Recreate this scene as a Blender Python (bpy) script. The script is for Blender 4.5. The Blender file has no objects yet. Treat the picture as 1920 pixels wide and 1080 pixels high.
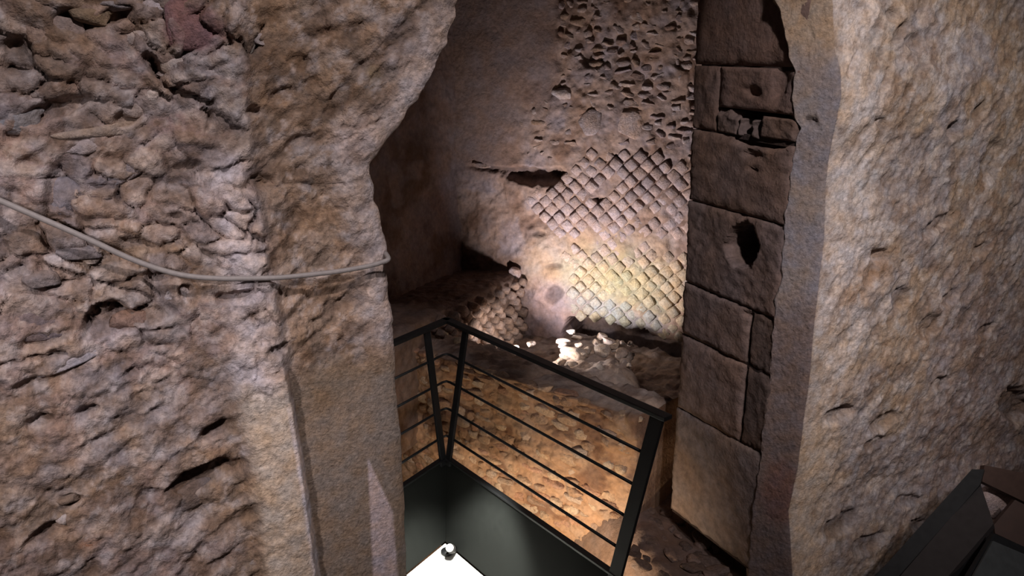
import bpy, bmesh, math, random
import numpy as np
from mathutils import Vector, Matrix

random.seed(7)
SC = bpy.context.scene
COL = SC.collection

# ------------------------------------------------------------------ camera, world, lights
F = 1400.0
HC = 2.31
PIT = math.atan(395.0 / 1400.0)
CP, SP = math.cos(PIT), math.sin(PIT)
cam = bpy.data.cameras.new('camera')
cam.sensor_width = 36.0
cam.lens = F / 1920.0 * 36.0
cam.clip_start = 0.05
cam_o = bpy.data.objects.new('camera', cam)
COL.objects.link(cam_o)
cam_o.location = (0, 0, HC)
cam_o.rotation_euler = (math.pi / 2 - PIT, 0, 0)
SC.camera = cam_o

w = bpy.data.worlds.new('world')
SC.world = w
w.use_nodes = True
w.node_tree.nodes['Background'].inputs[0].default_value = (1.0, 0.80, 0.80, 1)
w.node_tree.nodes['Background'].inputs[1].default_value = 0.017

SC.view_settings.view_transform = 'Standard'
SC.view_settings.look = 'None'
SC.view_settings.gamma = 1.0
SC.view_settings.use_curve_mapping = False
SC.view_settings.exposure = 0.0


def spot(name, loc, target, power, color, angle=60, blend=0.5, radius=0.05):
    l = bpy.data.lights.new(name, 'SPOT')
    l.energy = power
    l.color = color
    l.spot_size = math.radians(angle)
    l.spot_blend = blend
    l.shadow_soft_size = radius
    o = bpy.data.objects.new(name, l)
    COL.objects.link(o)
    o.location = loc
    d = Vector(target) - Vector(loc)
    o.rotation_euler = d.to_track_quat('-Z', 'Y').to_euler()
    return o


def point(name, loc, power, color, radius=0.03):
    l = bpy.data.lights.new(name, 'POINT')
    l.energy = power
    l.color = color
    l.shadow_soft_size = radius
    o = bpy.data.objects.new(name, l)
    COL.objects.link(o)
    o.location = loc
    return o


WARM = (1.0, 0.905, 0.88)
PINK = (1.0, 0.90, 0.91)
# ceiling spots of the visitors' room, high up behind the viewer
spot('ceiling_spot', (0.9, -0.5, 5.2), (-0.90, 2.45, 1.95), 470, PINK, 31, 0.8, 0.10)
spot('ceiling_spot', (-1.5, -0.6, 3.1), (-1.18, 2.25, 1.15), 235, PINK, 42, 1.0, 0.10)
spot('ceiling_spot', (1.0, -0.3, 4.4), (1.50, 3.03, 2.0), 580, WARM, 37, 1.0, 0.10)
spot('ceiling_spot', (1.6, -0.2, 4.0), (1.42, 2.9, 0.5), 230, PINK, 36, 1.0, 0.10)
# floodlight lying on the ground beside the broken net parapet, washing up over the far wall
spot('ledge_flood', (0.13, 4.76, 0.55), (0.70, 5.50, 1.22), 128, (1.0, 0.90, 0.90), 118, 0.9, 0.03)
spot('rubble_flood', (0.14, 4.74, 0.60), (0.66, 4.88, 0.44), 13, (1.0, 0.90, 0.82), 96, 0.5, 0.02)
spot('rubble_flood', (0.12, 4.80, 0.56), (-0.22, 5.30, 0.36), 20, (1.0, 0.86, 0.78), 74, 0.5, 0.01)
# lamp over the walkway floor
spot('deck_lamp', (-0.22, 2.92, 0.80), (-0.24, 2.98, 0), 150, (1.0, 0.98, 0.90), 68, 0.6, 0.05)


# ------------------------------------------------------------------ projection helpers
def proj(p):
    p = np.asarray(p, float)
    x, y, z = p[..., 0], p[..., 1], p[..., 2] - HC
    d = y * CP - z * SP
    u = y * SP + z * CP
    return 960 + F * x / d, 540 - F * u / d


def ray(px, py):
    a = (np.asarray(px, float) - 960) / F
    b = (540 - np.asarray(py, float)) / F
    return np.stack([a, CP + b * SP, -SP + b * CP], -1)


def at_z(px, py, z):
    r = ray(px, py)
    t = (z - HC) / r[..., 2]
    return np.array([0, 0, HC]) + r * t[..., None]


def on_plane(px, py, p0, n):
    """p0, n in plan (vertical plane)"""
    r = ray(px, py)
    t = (p0[0] * n[0] + p0[1] * n[1]) / (r[..., 0] * n[0] + r[..., 1] * n[1])
    return np.array([0, 0, HC]) + r * t[..., None]


def poly(pts):
    a = np.array(sorted(pts, key=lambda q: q[1]), float)
    return lambda y: np.interp(y, a[:, 1], a[:, 0])


def crossing(p0, d, z, f, smin, smax, n=900):
    """first s along plan line p0 + s d at height z whose image lies right of curve f(py)"""
    s = np.linspace(smin, smax, n)
    P = np.stack([p0[0] + s * d[0], p0[1] + s * d[1], np.full(n, z)], -1)
    px, py = proj(P)
    g = px - f(py)
    i = np.argmax(g > 0)
    if not (g > 0).any():
        return smax
    if i == 0:
        return smin
    k = g[i - 1] / (g[i - 1] - g[i])
    return s[i - 1] + k * (s[i] - s[i - 1])


# ------------------------------------------------------------------ numpy noise
def _h(i, j, k, seed):
    n = (i.astype(np.int64) * 374761393 + j.astype(np.int64) * 668265263 + k.astype(np.int64) * 2147483647 * 3 + seed * 974634777) & 0xFFFFFFFF
    n = ((n ^ (n >> 13)) * 1274126177) & 0xFFFFFFFF
    n = ((n ^ (n >> 15)) * 2246822519) & 0xFFFFFFFF
    return ((n ^ (n >> 16)) & 0xFFFFFF) / float(0xFFFFFF)


def vnoise(p, seed=0):
    f = np.floor(p)
    i, j, k = f[..., 0].astype(int), f[..., 1].astype(int), f[..., 2].astype(int)
    t = p - f
    t = t * t * t * (t * (t * 6 - 15) + 10)
    x, y, z = t[..., 0], t[..., 1], t[..., 2]
    def L(a, b, c):
        return a + (b - a) * c
    c00 = L(_h(i, j, k, seed), _h(i + 1, j, k, seed), x)
    c10 = L(_h(i, j + 1, k, seed), _h(i + 1, j + 1, k, seed), x)
    c01 = L(_h(i, j, k + 1, seed), _h(i + 1, j, k + 1, seed), x)
    c11 = L(_h(i, j + 1, k + 1, seed), _h(i + 1, j + 1, k + 1, seed), x)
    return L(L(c00, c10, y), L(c01, c11, y), z) * 2 - 1


def fbm(p, freq, octs=4, seed=0, gain=0.5, ridge=False):
    out = 0
    a = 1.0
    tot = 0
    for o in range(octs):
        n = vnoise(p * freq + 17.3 * o, seed + o)
        if ridge:
            n = 1 - 2 * np.abs(n)
        out = out + a * n
        tot += a
        a *= gain
        freq *= 2.03
    return out / tot


def worley(p, freq, seed=0):
    q = p * freq
    f = np.floor(q).astype(int)
    d1 = np.full(q.shape[:-1], 9.0)
    d2 = d1.copy()
    cid = np.zeros(q.shape[:-1])
    for a in (-1, 0, 1):
        for b in (-1, 0, 1):
            for c in (-1, 0, 1):
                i, j, k = f[..., 0] + a, f[..., 1] + b, f[..., 2] + c
                dx = i + _h(i, j, k, seed) - q[..., 0]
                dy = j + _h(i, j, k, seed + 1) - q[..., 1]
                dz = k + _h(i, j, k, seed + 2) - q[..., 2]
                d = np.sqrt(dx * dx + dy * dy + dz * dz)
                m = d < d1
                d2 = np.where(m, d1, np.minimum(d2, d))
                cid = np.where(m, _h(i, j, k, seed + 5), cid)
                d1 = np.where(m, d, d1)
    return d1, d2, cid


def sstep(a, b, x):
    t = np.clip((x - a) / (b - a), 0, 1)
    return t * t * (3 - 2 * t)


def lin(c):
    c = np.array(c, float) / 255
    m = c.mean()
    c = np.clip((m + (c - m) * 0.72) * np.array([0.99, 0.99, 1.0]), 0, 1)
    return np.where(c <= 0.04045, c / 12.92, ((c + 0.055) / 1.055) ** 2.4)


def ell(px, py, cx, cy, rx, ry, ang, soft=0.35, wob=None):
    a = math.radians(ang)
    dx, dy = px - cx, py - cy
    u = (dx * math.cos(a) + dy * math.sin(a)) / rx
    v = (-dx * math.sin(a) + dy * math.cos(a)) / ry
    r = np.sqrt(u * u + v * v)
    if wob is not None:
        r = r + 0.35 * wob
    return 1 - sstep(1 - soft, 1 + soft, r)


def crack(px, py, pts, wd):
    d = np.full(px.shape, 1e9)
    for (a, b), (c, e) in zip(pts[:-1], pts[1:]):
        vx, vy = c - a, e - b
        t = np.clip(((px - a) * vx + (py - b) * vy) / (vx * vx + vy * vy), 0, 1)
        d = np.minimum(d, np.hypot(px - a - t * vx, py - b - t * vy))
    return 1 - sstep(wd * 0.3, wd, d)


# ------------------------------------------------------------------ object helpers
def link(name, me, mat=None, parent=None):
    o = bpy.data.objects.new(name, me)
    COL.objects.link(o)
    if mat is not None and me is not None and not me.materials:
        me.materials.append(mat)
    if parent is not None:
        o.parent = parent
    return o


def tag(o, label, cat, group=None, kind=None):
    o['label'] = label
    o['category'] = cat
    if group:
        o['group'] = group
    if kind:
        o['kind'] = kind
    return o


def empty(name, loc, label, cat, group=None, kind=None):
    o = bpy.data.objects.new(name, None)
    COL.objects.link(o)
    o.location = loc
    o.empty_display_size = 0.05
    return tag(o, label, cat, group, kind)


def grid(name, V, col, mat, parent=None, smooth=True, flip=False):
    nr, nc = V.shape[:2]
    me = bpy.data.meshes.new(name)
    idx = np.arange(nr * nc).reshape(nr, nc)
    a, b, c, d = idx[:-1, :-1], idx[:-1, 1:], idx[1:, 1:], idx[1:, :-1]
    q = np.stack([a, d, c, b] if flip else [a, b, c, d], -1).reshape(-1)
    nf = q.size // 4
    me.vertices.add(nr * nc)
    me.vertices.foreach_set('co', V.reshape(-1).astype(np.float32))
    me.loops.add(nf * 4)
    me.loops.foreach_set('vertex_index', q.astype(np.int32))
    me.polygons.add(nf)
    me.polygons.foreach_set('loop_start', (np.arange(nf) * 4).astype(np.int32))
    me.polygons.foreach_set('use_smooth', np.full(nf, smooth))
    me.update(calc_edges=True)
    if col is not None:
        at = me.attributes.new('col', 'FLOAT_COLOR', 'POINT')
        c4 = np.ones((nr * nc, 4), np.float32)
        c4[:, :3] = np.clip(col.reshape(-1, 3), 0, 1)
        at.data.foreach_set('color', c4.reshape(-1))
    me.validate()
    return link(name, me, mat, parent)


def mesh_from(name, verts, faces, smooth=False):
    me = bpy.data.meshes.new(name)
    me.from_pydata([tuple(v) for v in verts], [], faces)
    bm = bmesh.new()
    bm.from_mesh(me)
    bmesh.ops.recalc_face_normals(bm, faces=bm.faces)
    bm.to_mesh(me)
    bm.free()
    if smooth:
        for p in me.polygons:
            p.use_smooth = True
    return me


def bar_mesh(name, a, b, wdt, hgt, up=(0, 0, 1), bevel=0.002):
    """rectangular bar from a to b; hgt measured along up"""
    a, b = Vector(a), Vector(b)
    d = (b - a).normalized()
    u = Vector(up)
    u = (u - d * u.dot(d)).normalized()
    s = d.cross(u)
    vs = []
    for p in (a, b):
        for i, j in ((-1, -1), (1, -1), (1, 1), (-1, 1)):
            vs.append(p + s * (i * wdt / 2) + u * (j * hgt / 2))
    fs = [(0, 1, 2, 3), (4, 7, 6, 5)] + [(i, (i + 1) % 4, (i + 1) % 4 + 4, i + 4) for i in range(4)]
    me = mesh_from(name, vs, fs)
    if bevel:
        bm = bmesh.new()
        bm.from_mesh(me)
        bmesh.ops.bevel(bm, geom=bm.edges[:], offset=bevel, segments=2, affect='EDGES', profile=0.5)
        bm.to_mesh(me)
        bm.free()
    return me


def tube_mesh(name, pts, r, n=10):
    pts = [Vector(p) for p in pts]
    vs, fs = [], []
    up = Vector((0, 0, 1))
    for i, p in enumerate(pts):
        t = (pts[min(i + 1, len(pts) - 1)] - pts[max(i - 1, 0)]).normalized()
        u = up - t * up.dot(t)
        if u.length < 1e-3:
            u = Vector((1, 0, 0)) - t * t.x
        u.normalize()
        s = t.cross(u)
        for k in range(n):
            a = 2 * math.pi * k / n
            vs.append(p + u * (r * math.cos(a)) + s * (r * math.sin(a)))
    for i in range(len(pts) - 1):
        for k in range(n):
            fs.append((i * n + k, i * n + (k + 1) % n, (i + 1) * n + (k + 1) % n, (i + 1) * n + k))
    fs.append(tuple(range(n)))
    fs.append(tuple((len(pts) - 1) * n + k for k in range(n)))
    me = mesh_from(name, vs, fs, True)
    return me


# ------------------------------------------------------------------ materials
def nd(nt, t, **kw):
    n = nt.nodes.new(t)
    for k, v in kw.items():
        setattr(n, k, v)
    return n


def stone_mat(name, source='attr', lo=0.72, hi=1.18, fs=55, bump=0.5, bdist=0.006, rough=0.92, speck=0.0, bscale=90):
    m = bpy.data.materials.new(name)
    m.use_nodes = True
    nt = m.node_tree
    L = nt.links.new
    b = nt.nodes['Principled BSDF']
    b.inputs['Roughness'].default_value = rough
    b.inputs['Specular IOR Level'].default_value = 0.25
    if source == 'attr':
        s = nd(nt, 'ShaderNodeAttribute', attribute_name='col').outputs['Color']
    else:
        s = nd(nt, 'ShaderNodeObjectInfo').outputs['Color']
    geo = nd(nt, 'ShaderNodeNewGeometry')
    n1 = nd(nt, 'ShaderNodeTexNoise')
    n1.inputs['Scale'].default_value = fs
    n1.inputs['Detail'].default_value = 6
    n1.inputs['Roughness'].default_value = 0.65
    L(geo.outputs['Position'], n1.inputs['Vector'])
    mr = nd(nt, 'ShaderNodeMapRange')
    mr.inputs['From Min'].default_value = 0.3
    mr.inputs['From Max'].default_value = 0.7
    mr.inputs['To Min'].default_value = lo
    mr.inputs['To Max'].default_value = hi
    L(n1.outputs['Fac'], mr.inputs['Value'])
    mx = nd(nt, 'ShaderNodeMix', data_type='RGBA', blend_type='MULTIPLY')
    mx.inputs['Factor'].default_value = 1.0
    L(s, mx.inputs['A'])
    L(mr.outputs['Result'], mx.inputs['B'])
    # warm / cool mottling of the mineral itself
    n2 = nd(nt, 'ShaderNodeTexNoise')
    n2.inputs['Scale'].default_value = fs * 0.22
    n2.inputs['Detail'].default_value = 4
    L(geo.outputs['Position'], n2.inputs['Vector'])
    rp = nd(nt, 'ShaderNodeValToRGB')
    rp.color_ramp.elements[0].position = 0.35
    rp.color_ramp.elements[0].color = (1.06, 0.94, 0.84, 1)
    rp.color_ramp.elements[1].position = 0.65
    rp.color_ramp.elements[1].color = (0.96, 0.98, 1.06, 1)
    L(n2.outputs['Fac'], rp.inputs['Fac'])
    mx2 = nd(nt, 'ShaderNodeMix', data_type='RGBA', blend_type='MULTIPLY')
    mx2.inputs['Factor'].default_value = 1.0
    L(mx.outputs['Result'], mx2.inputs['A'])
    L(rp.outputs['Color'], mx2.inputs['B'])
    L(mx2.outputs['Result'], b.inputs['Base Color'])
    n3 = nd(nt, 'ShaderNodeTexNoise')
    n3.inputs['Scale'].default_value = bscale
    n3.inputs['Detail'].default_value = 5
    n3.inputs['Roughness'].default_value = 0.6
    L(geo.outputs['Position'], n3.inputs['Vector'])
    bp = nd(nt, 'ShaderNodeBump')
    bp.inputs['Strength'].default_value = bump
    bp.inputs['Distance'].default_value = bdist
    L(n3.outputs['Fac'], bp.inputs['Height'])
    L(bp.outputs['Normal'], b.inputs['Normal'])
    return m


def plain_mat(name, color, rough=0.5, metal=0.0, var=0.12, scale=30, emit=None, es=0, bump=0.0, spec=0.4):
    m = bpy.data.materials.new(name)
    m.use_nodes = True
    nt = m.node_tree
    L = nt.links.new
    b = nt.nodes['Principled BSDF']
    b.inputs['Metallic'].default_value = metal
    b.inputs['Specular IOR Level'].default_value = spec
    geo = nd(nt, 'ShaderNodeNewGeometry')
    n1 = nd(nt, 'ShaderNodeTexNoise')
    n1.inputs['Scale'].default_value = scale
    n1.inputs['Detail'].default_value = 5
    L(geo.outputs['Position'], n1.inputs['Vector'])
    rp = nd(nt, 'ShaderNodeValToRGB')
    c = np.array(color, float)
    rp.color_ramp.elements[0].position = 0.3
    rp.color_ramp.elements[0].color = tuple(c * (1 - var)) + (1,)
    rp.color_ramp.elements[1].position = 0.7
    rp.color_ramp.elements[1].color = tuple(np.minimum(c * (1 + var), 1)) + (1,)
    L(n1.outputs['Fac'], rp.inputs['Fac'])
    L(rp.outputs['Color'], b.inputs['Base Color'])
    mr = nd(nt, 'ShaderNodeMapRange')
    mr.inputs['To Min'].default_value = max(rough - 0.1, 0.02)
    mr.inputs['To Max'].default_value = min(rough + 0.1, 1)
    L(n1.outputs['Fac'], mr.inputs['Value'])
    L(mr.outputs['Result'], b.inputs['Roughness'])
    if bump:
        bp = nd(nt, 'ShaderNodeBump')
        bp.inputs['Strength'].default_value = bump
        bp.inputs['Distance'].default_value = 0.003
        L(n1.outputs['Fac'], bp.inputs['Height'])
        L(bp.outputs['Normal'], b.inputs['Normal'])
    if emit is not None:
        b.inputs['Emission Color'].default_value = tuple(emit) + (1,)
        b.inputs['Emission Strength'].default_value = es
    return m


M_TUFA = stone_mat('tufa_wall', fs=60, bump=0.9, bdist=0.008, lo=0.58, hi=1.20)
M_TUFA_R = stone_mat('tufa_wall_dry', fs=70, bump=0.8, bdist=0.007, lo=0.62, hi=1.20)
M_BACK = stone_mat('old_masonry', fs=30, bump=0.6, bdist=0.01, bscale=45)
M_PIECE = stone_mat('stone_piece', source='obj', fs=60, bump=0.9, bdist=0.008, lo=0.62, hi=1.25, bscale=110)
M_ASHLAR = stone_mat('ashlar_block', source='obj', fs=22, bump=0.7, bdist=0.008, lo=0.50, hi=1.05, bscale=60)
M_STEEL = plain_mat('dark_painted_steel', (0.016, 0.017, 0.018), 0.5, 0.3)
M_PANEL = plain_mat('dark_steel_sheet', (0.0100, 0.0112, 0.0102), 0.8, 0.0, var=0.08, spec=0.10)
M_DECK = plain_mat('pale_deck', (0.62, 0.62, 0.58), 0.6)
M_CABLE = plain_mat('grey_cable_sheath', (0.30, 0.27, 0.26), 0.55, var=0.1, scale=60)
M_LENS = plain_mat('lamp_glass', (0.9, 0.9, 0.85), 0.3, emit=(1, 0.97, 0.88), es=1.2)
M_GREY = plain_mat('grey_steel_plate', (0.030, 0.027, 0.027), 0.55, 0.0)
M_BROWN = plain_mat('brown_riser_board', (0.055, 0.030, 0.022), 0.6, 0.0)
M_TREAD = plain_mat('glazed_tread', (0.060, 0.066, 0.066), 0.18, 0.0)

# ------------------------------------------------------------------ LEFT WALL (broken pier beside the opening)
DW = np.array([0.902, 0.431])
NW = np.array([0.431, -0.902])          # towards the viewer
QJ = np.array([-0.454, 0.891])          # into the passage
NJ = np.array([-0.891, -0.454])         # jamb face of the right pier
PL = np.array([-0.385, 2.58])
E = poly([(905, -300), (885, -120), (868, 0), (864, 30), (853, 55), (850, 82), (838, 100), (822, 132), (806, 160), (790, 185), (770, 205),
          (752, 240), (730, 262), (715, 288), (699, 305), (697, 330), (703, 352), (706, 380), (716, 400), (722, 430), (732, 462), (731, 482), (725, 492),
          (730, 520), (735, 560), (741, 600), (743, 640), (748, 700), (755, 780), (760, 850), (766, 950), (770, 1080), (776, 1300)])
C = poly([(455, -200), (458, 0), (464, 200), (470, 330), (492, 430), (505, 520), (520, 600), (533, 700), (545, 760), (560, 850), (575, 960), (590, 1080), (606, 1300)])


def build_left():
    nr, nf, nret = 470, 330, 46
    zs = np.linspace(-0.15, 3.55, nr)
    base = np.zeros((nr, nf + nret, 3))
    nrm = np.zeros((nr, nf + nret, 2))
    NR = np.array([0.891, 0.454])
    sE = np.array([crossing(PL, DW, z, E, -1.6, 1.2) for z in zs])
    # small-scale raggedness of the broken arris
    zz = np.stack([np.zeros(nr), np.zeros(nr), zs], -1)
    sE = sE + 0.006 * fbm(zz, 14, 3, 5)
    t = np.concatenate([np.linspace(-0.8, -0.02, 25), np.linspace(0, 1, nf - 25)])
    for r in range(nr):
        s = -1.42 + (sE[r] + 1.42) * t
        base[r, :nf, 0] = PL[0] + s * DW[0]
        base[r, :nf, 1] = PL[1] + s * DW[1]
        e = PL + sE[r] * DW
        q = np.linspace(0, 1, nret + 1)[1:] ** 1.4 * 0.8
        base[r, nf:, 0] = e[0] + q * QJ[0]
        base[r, nf:, 1] = e[1] + q * QJ[1]
        base[r, :, 2] = zs[r]
    nrm[:, :nf] = NW
    nrm[:, nf:] = NR
    for k in range(-10, 10):
        a = (k + 10.5) / 20
        v = NW * (1 - a) + NR * a
        nrm[:, nf + k] = v / np.hypot(*v)
    # round the arris: pull edge columns back
    inset = np.zeros(nf + nret)
    for k in range(-14, 12):
        inset[nf + k] = 0.022 * (1 - abs(k) / 14.0) ** 2
    px, py = proj(base)
    u = px - C(py)
    wob = fbm(base, 14, 3, 91)
    wob2 = fbm(base, 40, 2, 92)
    pxw, pyw = px + 10 * wob + 4 * wob2, py + 10 * fbm(base, 14, 3, 93) + 4 * wob2
    uw = pxw - C(pyw)
    low = sstep(655, 720, pyw + 0.12 * np.abs(u - 100) * 0 + 14 * wob)
    up_prof = np.interp(u, [-900, -520, -300, -150, -95, -40, -5, 14, 70, 130, 180, 230, 300, 400], [-0.02, 0.0, -0.01, 0.005, 0.03, 0.045, 0.04, 0.012, -0.015, -0.01, 0.015, 0.022, 0.01, 0.0])
    lo_prof = np.interp(u, [-900, -520, -300, -150, -112, -85, -14, -2, 10, 200, 400], [-0.02, 0.0, -0.005, -0.005, 0.0, 0.03, 0.045, 0.046, -0.012, 0.002, 0.0])
    h = up_prof * (1 - low) + lo_prof * low
    # smoothness mask: plastered jamb and strip at the bottom
    right_low = sstep(0, 12, u) * sstep(640, 720, pyw + 0.18 * (u - 100))
    strip = sstep(-110, -70, uw) * (1 - sstep(-4, 6, u)) * sstep(700, 760, pyw)
    smooth = np.clip(right_low + 0.85 * strip, 0, 1)
    tan_zone = sstep(-6, 12, u)            # brown tufa right of the arris
    ro = 1 - 0.90 * smooth
    # relief
    an = base.copy()
    # erosion strokes running up to the right
    sc = (base[..., 0] * DW[0] + base[..., 1] * DW[1])
    a45 = 0.55
    st = np.stack([(sc * math.cos(a45) + base[..., 2] * math.sin(a45)) * 0.45, (-sc * math.sin(a45) + base[..., 2] * math.cos(a45)), sc * 0], -1)
    lowmix = sstep(560, 760, pyw) * (1 - tan_zone)
    n_big = fbm(base, 5.0, 3, 1)
    n_mid = fbm(base, 15, 4, 2)
    n_str = fbm(st, 26, 4, 3, 0.55)
    rid = fbm(base, 9, 4, 4, 0.5, True)
    w1, w2, cid = worley(base + 0.02 * fbm(base, 12, 2, 8)[..., None], 8.5, 11)
    lumps = np.clip((w2 - w1) * 2.2, 0, 1)
    ptz = fbm(st, 22, 3, 33)
    pits = sstep(0.12, 0.5, ptz)
    h = h + ro * (0.010 * n_big * (1 - 0.5 * tan_zone) + 0.010 * n_mid * (1 - 0.45 * lowmix) + (0.006 + 0.008 * np.maximum(lowmix, 0.6 * tan_zone)) * n_str
                  + 0.008 * (lumps - 0.5) * (1 - tan_zone) * (1 - 0.7 * lowmix) - 0.010 * pits * (0.5 + 0.5 * np.maximum(tan_zone, lowmix)) + 0.005 * rid * (1 - tan_zone) + 0.010 * fbm(base, 32, 4, 66, 0.7))
    h = h + (0.0035 * fbm(base, 60, 3, 6)) * (0.25 + 0.75 * ro) + 0.006 * tan_zone * ro * fbm(st, 44, 3, 67, 0.6)
    h = h + 0.004 * fbm(base, 6, 2, 61) * smooth
    # hollows seen in the photograph: x, y, rx, ry, angle, depth
    holes = [(135, 38, 30, 17, 15, .05), (215, 28, 36, 13, -18, .05), (30, 105, 24, 36, 0, .035), (288, 122, 12, 26, -35, .05), (100, 205, 66, 18, -18, .035),
             (240, 222, 26, 14, -25, .03), (118, 335, 26, 55, 28, .03), (473, 208, 12, 9, 0, .03), (485, 342, 24, 12, 0, .025), (350, 312, 26, 9, -12, .025),
             (60, 300, 30, 12, -20, .02), (170, 482, 46, 10, 8, .03), (200, 600, 42, 26, -25, .045), (278, 590, 34, 16, 0, .04), (80, 640, 50, 14, -15, .025),
             (440, 552, 32, 11, -8, .035), (385, 895, 62, 17, -25, .065), (400, 808, 36, 10, -32, .04), (168, 770, 20, 8, -15, .025), (75, 792, 24, 9, -20, .025),
             (82, 1002, 34, 10, -28, .035), (130, 940, 24, 9, -10, .025), (372, 962, 46, 26, -10, .018), (520, 650, 18, 8, -20, .025), (330, 405, 16, 8, 0, .02),
             (310, 520, 30, 12, -10, .025), (350, 545, 12, 10, 0, .03), (640, 180, 12, 34, 35, .02), (560, 115, 22, 14, 0, .018), (20, 255, 14, 8, 0, .03),
             (200, 820, 40, 8, -25, .02), (60, 720, 40, 8, -15, .02), (280, 930, 22, 10, -20, .02), (260, 458, 30, 8, 15, .03), (560, 270, 30, 14, -25, .015),
             (610, 60, 18, 12, 0, .015), (690, 120, 24, 10, -30, .015), (530, 180, 24, 12, -20, .018), (470, 960, 10, 8, 0, .01), (250, 700, 26, 7, -20, .02)]
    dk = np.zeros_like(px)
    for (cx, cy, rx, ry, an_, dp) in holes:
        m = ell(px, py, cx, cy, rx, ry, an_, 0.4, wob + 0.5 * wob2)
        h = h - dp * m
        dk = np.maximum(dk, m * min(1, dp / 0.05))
    cracks = [([(284, 108), (290, 138), (302, 160), (330, 170), (362, 180), (395, 190)], 7, .04), ([(372, 188), (390, 210), (385, 240)], 4, .015), ([(304, 30), (306, 60), (318, 96), (350, 100), (395, 98), (425, 88)], 5, .02),
              ([(425, 20), (420, 55), (428, 88)], 5, .025), ([(500, 48), (484, 74), (478, 92), (462, 99), (440, 76)], 5, .025), ([(112, 258), (150, 252), (190, 248), (215, 262)], 4, .02),
              ([(230, 590), (190, 570), (165, 600), (162, 622)], 6, .03), ([(0, 684), (60, 672), (120, 660)], 5, .02), ([(128, 484), (150, 490), (170, 500), (195, 494)], 5, .03),
              ([(480, 340), (520, 350), (600, 345), (690, 338)], 4, .012), ([(640, 240), (700, 232), (712, 225)], 4, .01)]
    for pts, wd, dp in cracks:
        m = crack(pxw, pyw, pts, wd)
        h = h - dp * m
        dk = np.maximum(dk, 0.8 * m)
    # conglomerate: lumps of stone in mortar with crevices between some of them
    sq = np.stack([sc, base[..., 2] * 1.7 + 0.25 * sc, sc * 0], -1) + 0.035 * np.stack([fbm(base, 9, 3, 71), fbm(base, 9, 3, 72), px * 0], -1)
    c1, c2, cc = worley(sq, 9.0, 73)
    cong = (1 - tan_zone) * (1 - sstep(560, 720, pyw)) + 0.25 * (1 - tan_zone) * sstep(560, 720, pyw)
    gapm = (1 - sstep(0.03, 0.12, c2 - c1)) * sstep(-0.15, 0.25, fbm(base, 6, 3, 74))
    h = h + cong * (0.020 * (cc - 0.5) + 0.010 * np.clip((c2 - c1) * 2, 0, 1) - 0.020 * gapm)
    dk = np.maximum(dk, 0.9 * gapm * np.clip(cong, 0, 1))
    h = np.maximum(h, -0.12)
    damp = np.ones(nf + nret)
    for k in range(-26, 20):
        damp[nf + k] = 0.35 + 0.65 * min(1, abs(k + 2) / 24.0)
    h = h * damp - inset
    V = base.copy()
    V[..., 0] += nrm[..., 0] * h
    V[..., 1] += nrm[..., 1] * h
    V[..., 2] += 0.25 * h * (fbm(base, 20, 2, 77))
    # ---- colours
    pink = lin((176, 150, 140)); tan = lin((182, 150, 118)); brown = lin((128, 100, 76)); grey = lin((156, 146, 146)); white = lin((212, 198, 190)); dark = lin((86, 66, 54)); lit_cream = lin((206, 180, 150)); plast = lin((162, 142, 120)); red = lin((150, 104, 100))
    def mix(a, b, f):
        return a * (1 - f[..., None]) + b * f[..., None]
    col = mix(np.broadcast_to(pink, base.shape), tan, sstep(-0.15, 0.35, fbm(base, 4, 4, 21)))
    col = mix(col, brown, 0.75 * sstep(0.05, 0.4, fbm(base, 7, 4, 22)))
    col = mix(col, grey, 0.8 * sstep(0.12, 0.4, fbm(base, 5.5, 3, 23)))
    col = mix(col, mix(np.broadcast_to(tan, base.shape), brown, 0.7 * sstep(0.0, 0.5, fbm(st, 14, 4, 24))), 0.85 * tan_zone)
    col = mix(col, white, 0.7 * sstep(0.2, 0.55, fbm(base, 9, 4, 25)) * (1 - 0.5 * tan_zone))
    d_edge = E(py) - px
    lit_edge = np.exp(-((d_edge - 26) / 40.0) ** 2) * (1 - sstep(600, 700, py)) * (0.8 + 0.6 * wob)  # mask for light caught along the broken edge, painted pale below
    col = mix(col, lin((215, 190, 172)), 0.7 * ell(px, py, 660, 245, 40, 45, 20, 0.5, wob))  # this and the next patch: light on convex rock, put into the colour
    col = mix(col, lin((205, 176, 150)), 0.6 * ell(px, py, 490, 680, 55, 60, 0, 0.5, wob))
    col = mix(col, plast, right_low)
    col = mix(col, lin((150, 122, 88)), 0.6 * ell(px, py, 600, 735, 110, 40, -28, 0.6, wob) * tan_zone)
    col = mix(col, lit_cream, 0.9 * strip)  # cream strip against grey plaster: lit and turned faces put into colour
    col = mix(col, lin((158, 128, 96)), 0.7 * ell(uw, py, -105, 900, 30, 210, 0, 0.5, wob))
    col = mix(col, lin((206, 190, 184)), 0.9 * (1 - sstep(5, 12, np.abs(u + 2))) * sstep(700, 780, py))  # light on the arris painted as a pale line
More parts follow.
